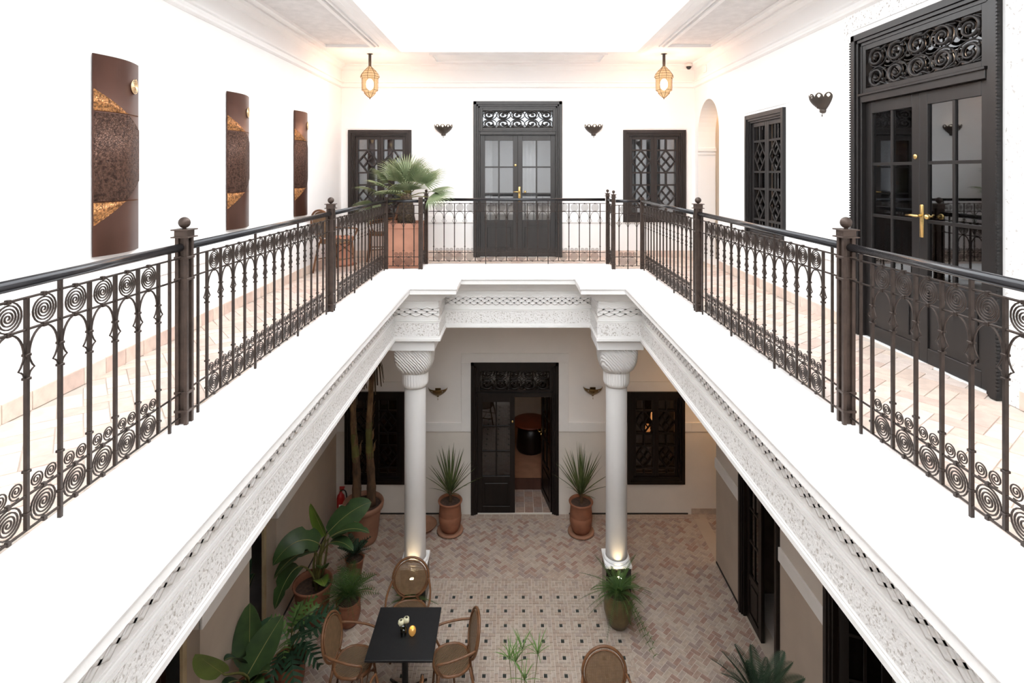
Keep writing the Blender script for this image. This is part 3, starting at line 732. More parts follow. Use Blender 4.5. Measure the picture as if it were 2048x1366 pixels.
def section(label, x, y, rz, L, u0, u1, n, talls, ymin=None, group='wrought iron railing panels', thins=(.13, .13), hr=True):
    """railing panel from (x, y) along rz with length L; n bars from u0 to u1"""
    s = thing('balustrade', label, 'railing', (x, y, CT), rz, group)
    lo = 0 if ymin is None else ymin
    b = sm(); b.tube([(lo, 0, 1.04), (L, 0, 1.04)], .0235, 12); b.build('handrail', 'handrail', s)
    for z in (ZR1, ZR2, ZM, ZB):
        b = sm(); b.tube([(lo, .0, z), (L, .0, z)], .0055, 6); b.build('rod', 'iron', s)
    p = (u1 - u0) / (n - 1) if n > 1 else 0
    for k in range(n):
        u = u0 + p * k
        if u < lo: continue
        if k in talls: link('baluster', irmesh('tall_baluster', f_tall), s, (u, 0, 0))
        else: link('baluster', irmesh('baluster', f_bal), s, (u, 0, 0))
        link('lily', irmesh('lily', f_lily), s, (u, 0, 0))
        if k < n - 1 and u + p / 2 >= lo: bay(s, u + p / 2, p)
    for u in (thins[0], L - thins[1]):
        if u >= lo and thins[0] > 0: link('end_bar', irmesh('end_bar', f_thin), s, (u, 0, 0))
    return s
RX0, RX1 = -1.945, 1.965
names = ['nearest the camera', 'between the two ball topped posts', 'running to the far corner']
for side, X in (('left', RX0), ('right', RX1)):
    for k, (y0, y1) in enumerate(((.66, 3.28), (3.28, 5.91), (5.91, 8.49))):
        L = y1 - y0 - .082
        section('scrolled iron railing on the %s side, %s' % ('bronze panel' if side == 'left' else 'tall black door', names[k]), X, y0 + .041, R(90), L, .2, L - .2, 14, (4, 9), ymin=(1.0 if k == 0 else None), thins=(.1, .1))
# far side
section('scrolled iron railing panel in front of the far grey door', -1.370, 8.97, 0, 2.85, .08, 2.77, 17, (5, 11), thins=(0, 0))
section('short plain iron railing panel in front of the terracotta palm planter', -1.912, 8.49, 0, .455, .07, .39, 3, (1,), thins=(0, 0), group='short railing panels')
section('short iron railing panel in front of the far lattice window', 1.565, 8.49, 0, .368, .05, .32, 3, (1,), thins=(0, 0), group='short railing panels')
section('short return railing panel joining the centre panel beside the palm planter', -1.415, 8.532, R(90), .395, .1, .3, 2, (), thins=(0, 0), group='short railing panels')
section('short return railing panel joining the centre panel on the window side', 1.525, 8.532, R(90), .395, .1, .3, 2, (), thins=(0, 0), group='short railing panels')
def post(x, y, label, ball=True, w=.036):
    p = thing('railing_post', label, 'post', (x, y, CT), 0, 'iron railing posts')
    b = MB(); q = w * .55
    b.box(-q, q, -q, q, 0, 1.10)
    for sx in (-1, 1):
        for sy in (-1, 1): b.bbox(min(sx * w, sx * w * .42), max(sx * w, sx * w * .42), min(sy * w, sy * w * .42), max(sy * w, sy * w * .42), 0, 1.10, .002)
    b.build('shaft', 'ironpost', p)
    for z in (ZR1, ZR2, ZM, ZB + .03):
        b = MB(); b.bbox(-w - .004, w + .004, -w - .004, w + .004, z - .007, z + .007, .002); b.build('collar', 'ironpost', p)
    if ball:
        b = MB(); b.bbox(-w - .016, w + .016, -w - .016, w + .016, 1.095, 1.102, .001); b.bbox(-w - .003, w + .003, -w - .003, w + .003, 1.10, 1.14, .003); b.bbox(-w - .016, w + .016, -w - .016, w + .016, 1.138, 1.145, .001); b.build('cap', 'ironpost', p)
        b = sm(); b.lathe([(.012, 1.144), (.010, 1.15), (.014, 1.156)], 10); b.sphere((0, 0, 1.182), w * .92, 16, 12); b.build('ball_finial', 'ironpost', p)
    return p
for X, s in ((RX0, 'wall panel'), (RX1, 'tall black door')):
    post(X, 3.28, 'brown iron railing post with ball finial on the %s side, nearer one' % s)
    post(X, 5.91, 'brown iron railing post with ball finial on the %s side, farther one' % s)
post(RX0, 8.49, 'slim iron corner post without ball beside the palm planter', False, .024)
post(RX1, 8.49, 'slim iron corner post without ball below the far lattice window', False, .024)
post(-1.42, 8.49, 'iron railing post without ball at the front edge of the palm planter', False, .03)
post(-1.41, 8.97, 'small iron post with ball finial beside the palm, at the far railing', True, .026)
post(1.52, 8.97, 'rear one of two close iron posts with ball finials near the far window', True, .026)
post(1.53, 8.49, 'front one of two close iron posts with ball finials near the far window', True, .026)

# ------------------------------------------------------------------ wall panels of bent bronze
def bronze_panel(yc, label):
    p = thing('wall_panel', label, 'wall art', (XL, yc, 5.42), R(90), 'bent bronze wall panels')
    W, H, B = .24, 1.47, .06
    def arc(u): return -B * math.cos(u / W * PI / 2 * .92) - .012        # local -y is away from the wall
    n = 20
    def sheet(b, f0, f1, off, th=.006, k=n):
        """f0/f1 give lower and upper z for u"""
        base = len(b.v); us = [lerp(-W, W, i / k) for i in range(k + 1)]
        for u in us:
            y = arc(u) + off
            b.v += [(u, y, f0(u)), (u, y, f1(u)), (u, y + th, f0(u)), (u, y + th, f1(u))]
        for i in range(k):
            a, c = base + 4 * i, base + 4 * i + 4
            b.face((a, c, c + 1, a + 1)); b.face((a + 2, a + 3, c + 3, c + 2)); b.face((a, a + 2, c + 2, c)); b.face((a + 1, c + 1, c + 3, a + 3))
        e = base + 4 * k; b.face((base, base + 1, base + 3, base + 2)); b.face((e, e + 2, e + 3, e + 1))
    b = sm(); sheet(b, lambda u: 0, lambda u: H, 0, .01); b.build('body', 'bronze', p)
    zt = lambda u: 1.215 - .27 * (u + W) / (2 * W)
    zb = lambda u: .225 + .32 * (u + W) / (2 * W)
    b = sm(); sheet(b, lambda u: max(zb(u), .40), lambda u: min(zt(u), 1.05), -.006); b.build('perforated_sheet', 'bronzedark', p)
    for nm, lo, hi in (('gold_lace', lambda u: 1.06, lambda u: max(zt(u), 1.0601)), ('gold_lace', lambda u: min(zb(u), .3899), lambda u: .39)):
        b = sm(); sheet(b, lo, hi, -.006); b.build(nm, 'goldlace', p)
    b = sm(); cx = W * .55; pts = []
    for (x, y, z) in spiral_pts(0, 0, .004, .062, 4.2, 0, 70): pts.append((cx + x, arc(min(max(cx + x, -W), W)) - .008, 1.285 + z))
    b.tube(pts, .0048, 5); b.build('gold_spiral', 'gold', p)
    for z in (.3, 1.2):
        b = MB(); b.box(-.02, .02, -.055, -.0, z - .02, z + .02); b.build('bracket', 'bronze', p)
bronze_panel(4.23, 'curved bronze wall panel with gold spiral, nearest of the three')
bronze_panel(6.10, 'curved bronze wall panel with gold spiral, middle of the three')
bronze_panel(7.90, 'curved bronze wall panel with gold spiral, farthest and by the corner')

# ------------------------------------------------------------------ lights: sconces, lanterns
def sconce(loc, rz, label, upper=True):
    s = thing('wall_sconce', label, 'wall lamp', loc, rz, 'scalloped wall sconces' if upper else 'brass courtyard sconces')
    b = sm(); n, k = 110, 44; z0 = .055
    lob = 5
    def ztop(t): return (.172 + .048 * (abs(math.sin(lob * (t - PI))) ** .55)) if upper else .20
    def rad(v): return .035 + .128 * math.sin(min(v, 1) * PI / 2) ** .85 if upper else .02 + .150 * math.sin(min(v, 1) * PI / 2) ** .8
    base = len(b.v)
    for j in range(k + 1):
        for i in range(n + 1):
            t = PI + PI * i / n; z = z0 + (ztop(t) - z0) * j / k
            r = rad((z - z0) / .15); b.v.append((r * math.cos(t), r * math.sin(t) * .82, z))
    for j in range(k):
        for i in range(n):
            t = PI + PI * (i + .5) / n; z = z0 + (ztop(t) - z0) * (j + .5) / k
            hole = False
            if upper:
                for q in range(lob):
                    tc_ = PI + PI * (q + .5) / lob
                    if (.155 * (t - tc_)) ** 2 + (z - .190) ** 2 < .0175 ** 2: hole = True
            else:
                for q in range(5):
                    tc_ = PI + PI * (q + .5) / 5
                    if (.15 * (t - tc_)) ** 2 + (z - (.165 if q % 2 else .15)) ** 2 < .013 ** 2: hole = True
            if hole: continue
            a = base + j * (n + 1) + i; b.face((a, a + 1, a + n + 2, a + n + 1))
    m = 'darkmetal' if upper else 'brassdark'
    o = b.build('bowl', m, s); md = o.modifiers.new('thick', 'SOLIDIFY'); md.thickness = .004
    b = sm(); b.lathe([(.001, .022), (.034, .026), (.042, .04), (.038, .062)] if upper else [(.001, .03), (.018, .04), (.024, .06)], 20, a0=PI, a1=2 * PI); b.build('knop', m, s)
    b = sm(); b.lathe([(.0015, -.018), (.007, -.004), (.0025, .006), (.003, .026)], 8, cx=0, cy=-.02); b.build('drop_finial', m, s)
    b = MB(); b.bbox(-.05, .05, -.004, .0, .06, .19, .002); b.build('back_plate', m, s)
    if upper:
        b = sm(); b.sphere((0, -.065, .15), .028, 12, 8, 1.3); b.build('bulb', 'bulb', s)
        b = sm(); b.tube([(0, -.06, .07), (0, -.065, .125)], .012, 8); b.build('lamp_holder', m, s)
    return s
sconce((-1.236, YF, 6.655), 0, 'scalloped bronze wall sconce between the palm window and the far grey door')
sconce((1.413, YF, 6.655), 0, 'scalloped bronze wall sconce between the far grey door and the bare lattice window')
sconce((XR, 5.72, 6.62), wall_rot('right'), 'scalloped bronze wall sconce on the right gallery wall')
sconce((-1.333, YF, 2.035), 0, 'brass half bowl sconce beside the column by the tall banana stems', False)
sconce((1.40, YF, 2.05), 0, 'brass half bowl sconce beside the column by the glowing window', False)
def lantern(x, y, label):
    s = thing('hanging_lantern', label, 'lantern', (x, y, CL), 0, 'hanging lanterns')
    b = sm(); b.lathe([(.022, -.20), (.024, -.01), (.05, -.004), (.05, 0)], 16); b.build('stem', 'handrail', s)
    prof = [(.02, -.20), (.065, -.245), (.10, -.28), (.135, -.325), (.155, -.372), (.135, -.395), (.132, -.40), (.130, -.585), (.095, -.605), (.09, -.635), (.05, -.675), (.004, -.712)]
    b = MB(); b.lathe([(r * .96, z) for r, z in prof], 8); b.build('glass_shade', 'lanternglass', s)
    for q in range(8):
        t = 2 * PI * q / 8; b = sm(); b.tube([(r * math.cos(t), r * math.sin(t), z) for r, z in prof], .0035, 4); b.build('cage_rib', 'wire', s)
    for i in (1, 2, 3, 4, 6, 7, 9):
        r, z = prof[i]; b = sm(); b.tube([(r * math.cos(2 * PI * q / 8), r * math.sin(2 * PI * q / 8), z) for q in range(8)], .0035, 4, closed=True); b.build('cage_ring', 'wire', s)
    b = sm(); b.sphere((0, 0, -.49), .062, 12, 8, 1.5); b.build('bulb', 'bulb', s)
    b = sm(); b.sphere((0, 0, -.715), .008, 8, 6, 1.6); b.build('tip', 'wire', s)
    ld = bpy.data.lights.new('lantern_light', 'POINT'); ld.energy = 11; ld.color = (1., .62, .46); ld.shadow_soft_size = .16
    lo = bpy.data.objects.new('lantern_light', ld); col.objects.link(lo); lo.parent = s; lo.location = (0, 0, -.49)
lantern(-2.30, 8.89, 'glowing wire cage lantern hanging over the palm corner')
lantern(2.41, 8.89, 'glowing wire cage lantern hanging near the ceiling camera')
c = thing('dome_camera', 'small white dome security camera under the ceiling corner', 'camera', (3.05, 9.66, 7.84))
b = sm(); b.lathe([(.065, .09), (.068, .05), (.06, .035)], 20); b.build('base', 'plastic', c)
b = sm(); b.lathe([(.002, -.02), (.025, -.012), (.042, .01), (.048, .038)], 20); b.build('dome', 'glassdark', c)
b = sm(); b.sphere((0, 0, .02), .03, 10, 8); b.build('lens', 'black', c)
c = thing('wall_box', 'small square junction box high on the right gallery wall', 'junction box', (XR, 9.25, 7.70), wall_rot('right'))
b = MB(); b.bbox(-.06, .06, -.02, 0, 0, .12, .004); b.build('body', 'white', c)
b = MB(); b.bbox(-.04, .04, -.026, -.018, .02, .10, .003); b.build('cover', 'white', c)

# ------------------------------------------------------------------ rattan chairs
def make_chair(label, group):
    t = thing('rattan_chair', label, 'chair', (0, 0, 0), 0, group)
    SZ = .45
    rim = [(.215 * math.cos(2 * PI * i / 24) * (1 + .06 * (abs(math.sin(4 * PI * i / 24)))), -.01 + .205 * math.sin(2 * PI * i / 24) * (1 + .06 * abs(math.sin(4 * PI * i / 24))), SZ) for i in range(24)]
    b = sm(); b.tube(rim, .017, 8, closed=True); b.build('seat_rim', 'rattan', t)
    b = MB(); b.prism([(x * .96, y * .96) for x, y, z in rim], SZ - .006, SZ + .006); b.build('seat', 'caneseat', t)
    def bk(z): return .185 + (z - SZ) * .24
    lo = []
    for i in range(31):
        a = R(-68) + R(316) * i / 30 - R(0)
        x = .225 * math.sin(R(180) - R(158) + R(316) * i / 30 + PI) if False else None
    pts = []
    for i in range(33):
        a = R(-160 + 320 * i / 32)
        z = .715 + .225 * math.cos(a); x = .232 * math.sin(a) * (1 if z > .6 else 1); pts.append((x, bk(z), z))
    pts = [(-.125, bk(.46), .44)] + pts + [(.125, bk(.46), .44)]
    b = sm(); b.tube(pts, .0155, 8); b.build('back_frame', 'rattan', t)
    inn = []
    for i in range(33):
        a = R(-160 + 320 * i / 32); z = .715 + .20 * math.cos(a); inn.append((.207 * math.sin(a), bk(z) - .012, z))
    b = sm(); b.tube(inn, .008, 6); b.build('back_binding', 'rattan', t)
    b = MB(); base = len(b.v); c = (0, bk(.715) - .004, .715); b.v.append(c)
    for (x, y, z) in inn: b.v.append((x, bk(z) - .004, z))
    for i in range(len(inn) - 1): b.face((base, base + 1 + i, base + 2 + i))
    b.face((base, base + len(inn), base + 1))
    o = b.build('backrest', 'cane', t); md = o.modifiers.new('thick', 'SOLIDIFY'); md.thickness = .004
    b = sm(); b.tube([(-.11, bk(.50), .50), (.11, bk(.50), .50)], .011, 6); b.build('back_rail', 'rattan', t)
    for s in (-1, 1):
        b = sm(); b.tube([(s * .17, -.165, SZ), (s * .185, -.19, .22), (s * .20, -.215, 0)], [.016, .015, .013], 8); b.build('leg', 'rattan', t)
        b = sm(); b.tube([(s * .14, .18, SZ), (s * .165, .23, .22), (s * .18, .27, 0)], [.016, .015, .013], 8); b.build('leg', 'rattan', t)
        b = sm(); b.tube(bez((s * .228, bk(.72), .70), (s * .275, .10, .68), (s * .29, -.10, .665), (s * .255, -.19, .64), 10) + bez((s * .255, -.19, .64), (s * .23, -.20, .58), (s * .215, -.17, .52), (s * .205, -.13, SZ), 6)[1:], .0135, 8); b.build('armrest', 'rattan', t)
        b = sm(); b.tube([(s * .185, -.19, .20), (s * .165, .23, .20)], .0095, 6); b.build('stretcher', 'rattan', t)
    b = sm(); b.tube([(-.175, .02, .20), (.175, .02, .20)], .0095, 6); b.build('stretcher', 'rattan', t)
    for s in (-1, 1):
        b = sm(); b.tube([(s * .18, -.19, .24), (-s * .165, -.17, .43)], .008, 6); b.build('cross_brace', 'rattan', t)
    return t
ch0 = make_chair('rattan chair with cane back at the far edge of the black table', 'rattan chairs')
ch0.location = (-1.33, 7.04, 0); ch0.rotation_euler = (0, 0, R(4))
for (x, y, z, a, lab) in ((-1.83, 6.33, 0, 84, 'rattan chair facing the black table from the plant side'), (-.70, 6.36, 0, -78, 'rattan chair at the black table beside the black inset squares'), (-1.235, 5.52 + .24, 0, 178, 'rattan chair at the near edge of the black table, only its top in view'),
                          (.975, 5.66, 0, 2, 'single rattan chair apart from the table, next to the papyrus'), (-2.68, 8.36, UF, 150, 'rattan armchair on the gallery by the bronze panels'), (-2.26, 9.46, UF, -80, 'rattan armchair on the gallery behind the palm planter')):
    c = copy_tree(ch0); c.location = (x, y, z); c.rotation_euler = (0, 0, R(a)); c['label'] = lab
# ------------------------------------------------------------------ tables
t = thing('cafe_table', 'square black table with roses and candle in the courtyard', 'table', (-1.245, 6.375, 0))
b = MB(); b.bbox(-.37, .37, -.37, .37, .725, .75, .004); b.build('table_top', 'black', t)
b = sm(); b.tube([(0, 0, .03), (0, 0, .725)], .035, 12); b.build('pedestal', 'black', t)
for q in range(4):
    a = q * PI / 2 + PI / 4; b = sm(); b.tube([(0, 0, .06), (.17 * math.cos(a), .17 * math.sin(a), .045), (.3 * math.cos(a), .3 * math.sin(a), .014)], [.022, .018, .013], 8); b.build('foot', 'black', t)
v = thing('flower_vase', 'small glass vase with two cream roses on the black table', 'vase', (-1.253, 6.33, .75))
b = sm(); b.lathe([(.030, .001), (.034, .006), (.036, .085), (.034, .086), (.030, .012), (.002, .010)], 16, cap=False); b.build('glass', 'vaseglass', v)
for (dx, dy, h) in ((-.028, .0, .125), (.03, .012, .145)):
    b = sm(); b.tube([(dx * .3, dy, .012), (dx * .6, dy, .06), (dx, dy, h)], .0035, 5); st = b.build('rose_stem', 'stemgreen', v)
    b = sm(); b.lathe([(.004, h - .012), (.028, h), (.036, h + .025), (.030, h + .045), (.018, h + .05)], 12, dx, dy, rfun=lambda t, z: 1 + .10 * math.sin(3 * t + z * 60)); b.build('rose', 'rose', v)
    for q in range(5):
        a = q * 2 * PI / 5; b = sm(); b.lathe([(.004, h + .01), (.016, h + .03), (.013, h + .052)], 8, dx + .012 * math.cos(a), dy + .012 * math.sin(a)); b.build('petal', 'rose', v)
e = thing('candle_holder', 'egg shaped gold candle holder beside the rose vase', 'candle', (-1.155, 6.335, .75))
b = sm(); b.lathe([(.022, .001), (.036, .02), (.043, .045), (.040, .07), (.030, .088), (.026, .086), (.033, .068), (.036, .045), (.02, .012)], 18, cap=False); b.build('shell', 'candle', e)
b = sm(); b.lathe([(.016, .008), (.017, .04), (.002, .042)], 12); b.build('wax', 'paper', e)
b = sm(); b.sphere((0, 0, .052), .007, 8, 6, 1.8); b.build('flame', 'spot', e)
# gallery side table: upturned terracotta drum
d = thing('drum_table', 'terracotta drum side table between the gallery armchairs', 'side table', (-2.79, 9.0, UF))
b = sm(); b.lathe([(.20, .006), (.19, .03), (.175, .05), (.16, .40), (.185, .42), (.19, .45), (.18, .455)], 24); b.build('drum', 'terrapink', d)
b = sm(); b.lathe([(.24, 0), (.24, .012), (.20, .016)], 24); b.build('base_plate', 'terra', d)

# ------------------------------------------------------------------ pots
def lathe_pot(parent, prof, m, soil_z, soil_r, n=28):
    b = sm(); b.lathe(prof, n, cap=False); b.build('pot', m, parent)
    b = sm(); b.lathe([(.001, soil_z + .008), (soil_r * .6, soil_z + .006), (soil_r, soil_z)], n, cap=False); b.build('soil', 'soil', parent)
def blade(b, pts, wfn, side, fold=.25, n=None):
    pts = [Vector(p) for p in pts]; k = len(pts); base = len(b.v); side = Vector(side).normalized()
    for i, p in enumerate(pts):
        d = (pts[min(i + 1, k - 1)] - pts[max(i - 1, 0)]).normalized(); s = (side - d * side.dot(d)).normalized(); u = s.cross(d)
        w = wfn(i / (k - 1))
        b.v += [tuple(p + s * w + u * w * fold), tuple(p), tuple(p - s * w + u * w * fold)]
    for i in range(k - 1):
        a, c = base + 3 * i, base + 3 * i + 3
        b.face((a, c, c + 1, a + 1)); b.face((a + 1, c + 1, c + 2, a + 2))
YUC = {}
def yucca_leaf(k):
    if k not in YUC:
        b = sm(); L = .62; dr = (.02, .10, .2)[k]
        blade(b, [(t * L, 0, -dr * t * t * L) for t in [i / 7 for i in range(8)]], lambda t: .015 * min(1, .45 + t * 2.2) * (1 - t ** 2.5) + .0008, (0, 1, 0), .45)
        YUC[k] = b.mesh('leaf', 'leafyucca')
    return YUC[k]
def yucca(x, y, label, seed, hs=1.0):
    rnd = random.Random(seed)
    p = thing('potted_yucca', label, 'plant', (x, y, 0), 0, 'potted yuccas beside the courtyard door')
    b = sm(); b.lathe([(.001, .001), (.20, .002), (.222, .02), (.215, .045), (.19, .048), (.16, .03), (.001, .03)], 28, cap=False); b.build('saucer', 'terralight', p)
    lathe_pot(p, [(.001, .03), (.135, .032), (.165, .10), (.187, .20), (.19, .29), (.182, .30), (.186, .31), (.180, .40), (.178, .47), (.195, .50), (.205, .52), (.197, .535), (.175, .53), (.165, .49)], 'terra', .495, .168)
    b = sm(); b.tube([(0, 0, .49), (.012, .005, .56), (.0, 0, .64), (0, 0, .70)], [.03, .026, .024, .02], 8); b.build('stem', 'bark', p)
    n = 46
    for i in range(n):
        az = i * 2.39996 + rnd.uniform(-.2, .2); el = lerp(R(84), R(38), (i / n) ** 1.1) + rnd.uniform(-.08, .08)
        if math.sin(az) > .25: el = max(el, R(58))
        o = link('leaf', yucca_leaf(0 if el > 1.2 else (1 if el > .9 else 2)), p, (0, 0, lerp(.70, .60, i / n)))
        o.rotation_euler = (0, -el, az); sc = rnd.uniform(.9, 1.12) * lerp(1.14, .92, i / n) * hs; o.scale = (sc, 1, sc)
    return p
yucca(-1.065, 9.33, 'yucca in an orange terracotta pot by the closed door leaf', 3)
yucca(1.13, 9.30, 'yucca in an orange terracotta pot by the open door leaf', 5, 1.06)
d = thing('terracotta_dish', 'empty terracotta saucer on the floor beside a yucca pot', 'saucer', (-1.54, 9.44, 0))
b = sm(); b.lathe([(.001, .001), (.19, .002), (.225, .05), (.235, .058), (.225, .06), (.20, .028), (.001, .022)], 28, cap=False); b.build('dish', 'terralight', d)
b = sm(); b.lathe([(.12, .0235), (.125, .027), (.12, .0275)], 24, cap=False); b.build('ring', 'terralight', d)
# banana stems in a big pot by the extinguisher
p = thing('potted_banana', 'tall banana stems in a large terracotta pot by the red extinguisher', 'plant', (-2.47, 9.12, 0))
lathe_pot(p, [(.001, .001), (.215, .004), (.235, .06), (.285, .50), (.30, .53), (.325, .535), (.335, .60), (.325, .625), (.295, .62), (.285, .56)], 'terrabig', .56, .288)
for k, (x0, x1, y1, top, seed) in enumerate(((-.12, -.16, .02, 2.75, 1), (.11, .13, -.02, 2.95, 2))):
    rnd = random.Random(seed); pts = []; rr = []
    for i in range(25):
        t = i / 24; pts.append((lerp(x0, x1, t) + .02 * math.sin(t * 7 + k), y1 * t + .012 * math.sin(t * 9), lerp(.55, top, t))); rr.append(lerp(.075, .032, t) * (1 + .10 * (i % 3 == 0)))
    b = sm(); b.tube(pts[:10], rr[:10], 10); b.build('lower_stem', 'bark', p)
    b = sm(); b.tube(pts[8:15], rr[8:15], 10); b.build('green_stem', 'stemgreen', p)
    b = sm(); b.tube(pts[13:], rr[13:], 10); b.build('upper_stem', 'drystem', p)
    for i in range(9, 24, 2):                      # dry leaf sheaths
        q = Vector(pts[i]); a = rnd.uniform(0, 2 * PI); r0 = rr[i]; u = Vector((math.cos(a), math.sin(a), 0)); b = sm()
        blade(b, [q + u * r0 * .8, q + u * r0 * 1.25 + Vector((0, 0, .07)), q + u * r0 * 1.3 + Vector((0, 0, .15)), q + u * r0 * 1.9 + Vector((0, 0, .21))], lambda t: r0 * .8 * (1 - t * .8), (-math.sin(a), math.cos(a), 0), .2); b.build('dry_sheath', 'drystem', p)
    q = Vector(pts[-1])
    for i in range(11):                            # hanging dry leaves at the crown
        a = i * 2.4 + k; l = rnd.uniform(.25, .5); u = Vector((math.cos(a), math.sin(a), 0)); b = sm()
        blade(b, [q, q + u * .10 + Vector((0, 0, .06)), q + u * .17 + Vector((0, 0, -l * .3)), q + u * .20 + Vector((0, 0, -l))], lambda t: .028 * (1 - t * .6), (-math.sin(a), math.cos(a), 0), .5); b.build('dry_leaf', 'leafdry', p)
# red fire extinguisher
f = thing('fire_extinguisher', 'red fire extinguisher in the corner behind the banana pot', 'extinguisher', (-3.0, 9.64, 0))
b = sm(); b.lathe([(.06, .0), (.068, .02), (.068, .38), (.055, .43), (.025, .46), (.022, .49)], 20); b.build('cylinder', 'red', f)
b = sm(); b.tube([(0, 0, .49), (0, 0, .53)], .016, 8); b.build('valve', 'brassdark', f)
b = MB(); b.box(-.02, .06, -.012, .012, .53, .545); b.box(-.02, .07, -.012, .012, .56, .572); b.build('lever', 'red', f)
b = sm(); b.tube(bez((.01, 0, .51), (.16, -.02, .60), (.12, -.06, .2), (.075, -.03, .14), 12), .010, 6); b.build('hose', 'black', f)
b = MB(); b.v += [(.0685 * math.cos(R(-100 + i * 8)), .0685 * math.sin(R(-100 + i * 8)), z) for i in range(8) for z in (.18, .30)]
for i in range(7): b.face((2 * i, 2 * i + 2, 2 * i + 3, 2 * i + 1))
b.build('paper_label', 'paper', f)

# ------------------------------------------------------------------ leafy plants
def big_leaf(parent, stem0, base, tip, w, m='leafbig', arch=.12, side=None, slits=0, seed=0, fold=.28):
    """petiole from stem0 to base, blade from base to tip"""
    s0, bs, tp = Vector(stem0), Vector(base), Vector(tip); L = (tp - bs).length
    up = Vector((0, 0, 1))
    b = sm(); b.tube(bez(s0, s0 + up * (bs - s0).length * .5, bs - (tp - bs).normalized() * .08 - up * .05, bs, 8), [lerp(.016, .009, i / 8) for i in range(9)], 6); b.build('petiole', 'stemgreen', parent)
    pts = bez(bs, bs + (tp - bs) * .33 + up * arch * L * 1.3, bs + (tp - bs) * .7 + up * arch * L * 1.3, tp, 16)
    d = (tp - bs).normalized(); sd = Vector(side) if side else d.cross(up)
    if sd.length < .1: sd = Vector((1, 0, 0))
    rnd = random.Random(seed); cuts = {rnd.randrange(4, 15) for _ in range(slits)}
    def wf(t):
        q = math.sin(PI * min(1, t * .93 + .07) ** .8) ** .62
        if int(t * 16 + .5) in cuts: q *= .72
        return w * max(q, .01)
    b = sm(); blade(b, pts, wf, sd, fold); lf = b.build('leaf', m, parent)
    b = sm(); b.tube([tuple(p - Vector((0, 0, -.004))) for p in pts], [lerp(.006, .0015, i / 16) for i in range(17)], 4); b.build('midrib', 'midrib', lf)
    return lf
p = thing('potted_strelitzia', 'broad leaved plant in a round terracotta pot against the shaded left wall', 'plant', (-2.72, 7.52, 0))
lathe_pot(p, [(.001, .001), (.17, .004), (.20, .08), (.235, .40), (.25, .44), (.262, .47), (.258, .49), (.24, .485), (.228, .44)], 'terra', .40, .225)
def rel(x, y, z, o=(-2.72, 7.52, 0)): return (x - o[0], y - o[1], z - o[2])
S = (.04, 0, .40)
big_leaf(p, S, rel(-2.50, 7.48, 1.17), rel(-1.95, 7.62, 1.50), .17, arch=.10, slits=2, seed=4, side=(-.35, .55, .75))
big_leaf(p, S, rel(-2.56, 7.54, 1.10), rel(-2.78, 7.6, 1.50), .085, 'leafbright', arch=-.03, side=(.9, -.2, .3), fold=.5)
big_leaf(p, S, rel(-2.62, 7.46, 1.04), rel(-3.08, 7.10, 1.0), .155, arch=.28, slits=3, seed=2, side=(-.2, .6, .7))
big_leaf(p, S, rel(-2.66, 7.40, .98), rel(-3.06, 7.08, .84), .12, arch=.2, slits=1, seed=8)
big_leaf(p, S, rel(-2.84, 7.36, .80), rel(-3.02, 7.02, .50), .14, arch=.25, slits=1, seed=9)
big_leaf(p, S, rel(-2.48, 7.44, 1.12), rel(-1.92, 7.40, 1.22), .115, arch=.16, slits=1, seed=5)
big_leaf(p, S, rel(-2.46, 7.40, 1.08), rel(-2.08, 7.20, 1.12), .10, arch=.15, seed=6)
big_leaf(p, S, rel(-2.62, 7.46, .55), rel(-2.48, 7.28, .60), .10, 'leafbright', arch=.2, seed=7)
big_leaf(p, S, rel(-2.60, 7.56, .62), rel(-2.56, 7.38, .76), .09, 'leaffern', arch=.2, seed=3)
for (dx, dy) in ((-.05, .03), (.06, -.05), (.10, .04)):
    b = sm(); b.tube([(.03 + dx * .5, dy, .40), (.05 + dx, dy, .7), (.10 + dx, dy, 1.05)], [.022, .017, .008], 7); b.build('stalk', 'stemgreen', p)
def frond_mesh(L, n, lw, ll, droop, m, vee=.3, blunt=False):
    b = sm(); pts = [Vector((t * L, 0, .0 + .25 * L * t - droop * L * t * t)) for t in [i / 10 for i in range(11)]]
    b.tube([tuple(q) for q in pts], [lerp(.005, .0012, i / 10) for i in range(11)], 4)
    for i in range(n):
        t = .12 + .86 * i / (n - 1); k = t * 10; j = min(int(k), 9); q = pts[j].lerp(pts[j + 1], k - j)
        l = ll * math.sin(PI * min(1, t * .88 + .14)) ** .6
        for s in (-1, 1):
            d = Vector((.55, s, vee)).normalized(); base = len(b.v); e = Vector((1, 0, .3)).normalized() * lw
            tip = q + d * l + Vector((0, 0, -.12 * l))
            b.v += [tuple(q - e * .6), tuple(q + d * l * .5 - e), tuple(tip), tuple(q + d * l * .5 + e), tuple(q + e * .6)]
            b.face((base, base + 1, base + 2, base + 3, base + 4) if s > 0 else (base + 4, base + 3, base + 2, base + 1, base))
    return b.mesh('frond', m)
def fern(name, label, cat, loc, meshes, n, z, elev, seed, scale=1.0, group=None, spread=2 * PI, a0=0):
    rnd = random.Random(seed); p = thing(name, label, cat, loc, 0, group)
    for i in range(n):
        az = a0 + (i * 2.39996) % (2 * PI) * spread / (2 * PI) + rnd.uniform(-.2, .2); o = link('frond', meshes[i % len(meshes)], p, (.02 * math.cos(az), .02 * math.sin(az), z))
        el = lerp(elev[0], elev[1], (i / n) ** .8) + rnd.uniform(-.1, .1); o.rotation_euler = (rnd.uniform(-.3, .3), -el, az); s = scale * rnd.uniform(.8, 1.15); o.scale = (s, s, s)
    return p
fm = [frond_mesh(.42, 16, .0065, .13, .55, 'leaffern'), frond_mesh(.36, 14, .0065, .12, .75, 'leaffern')]
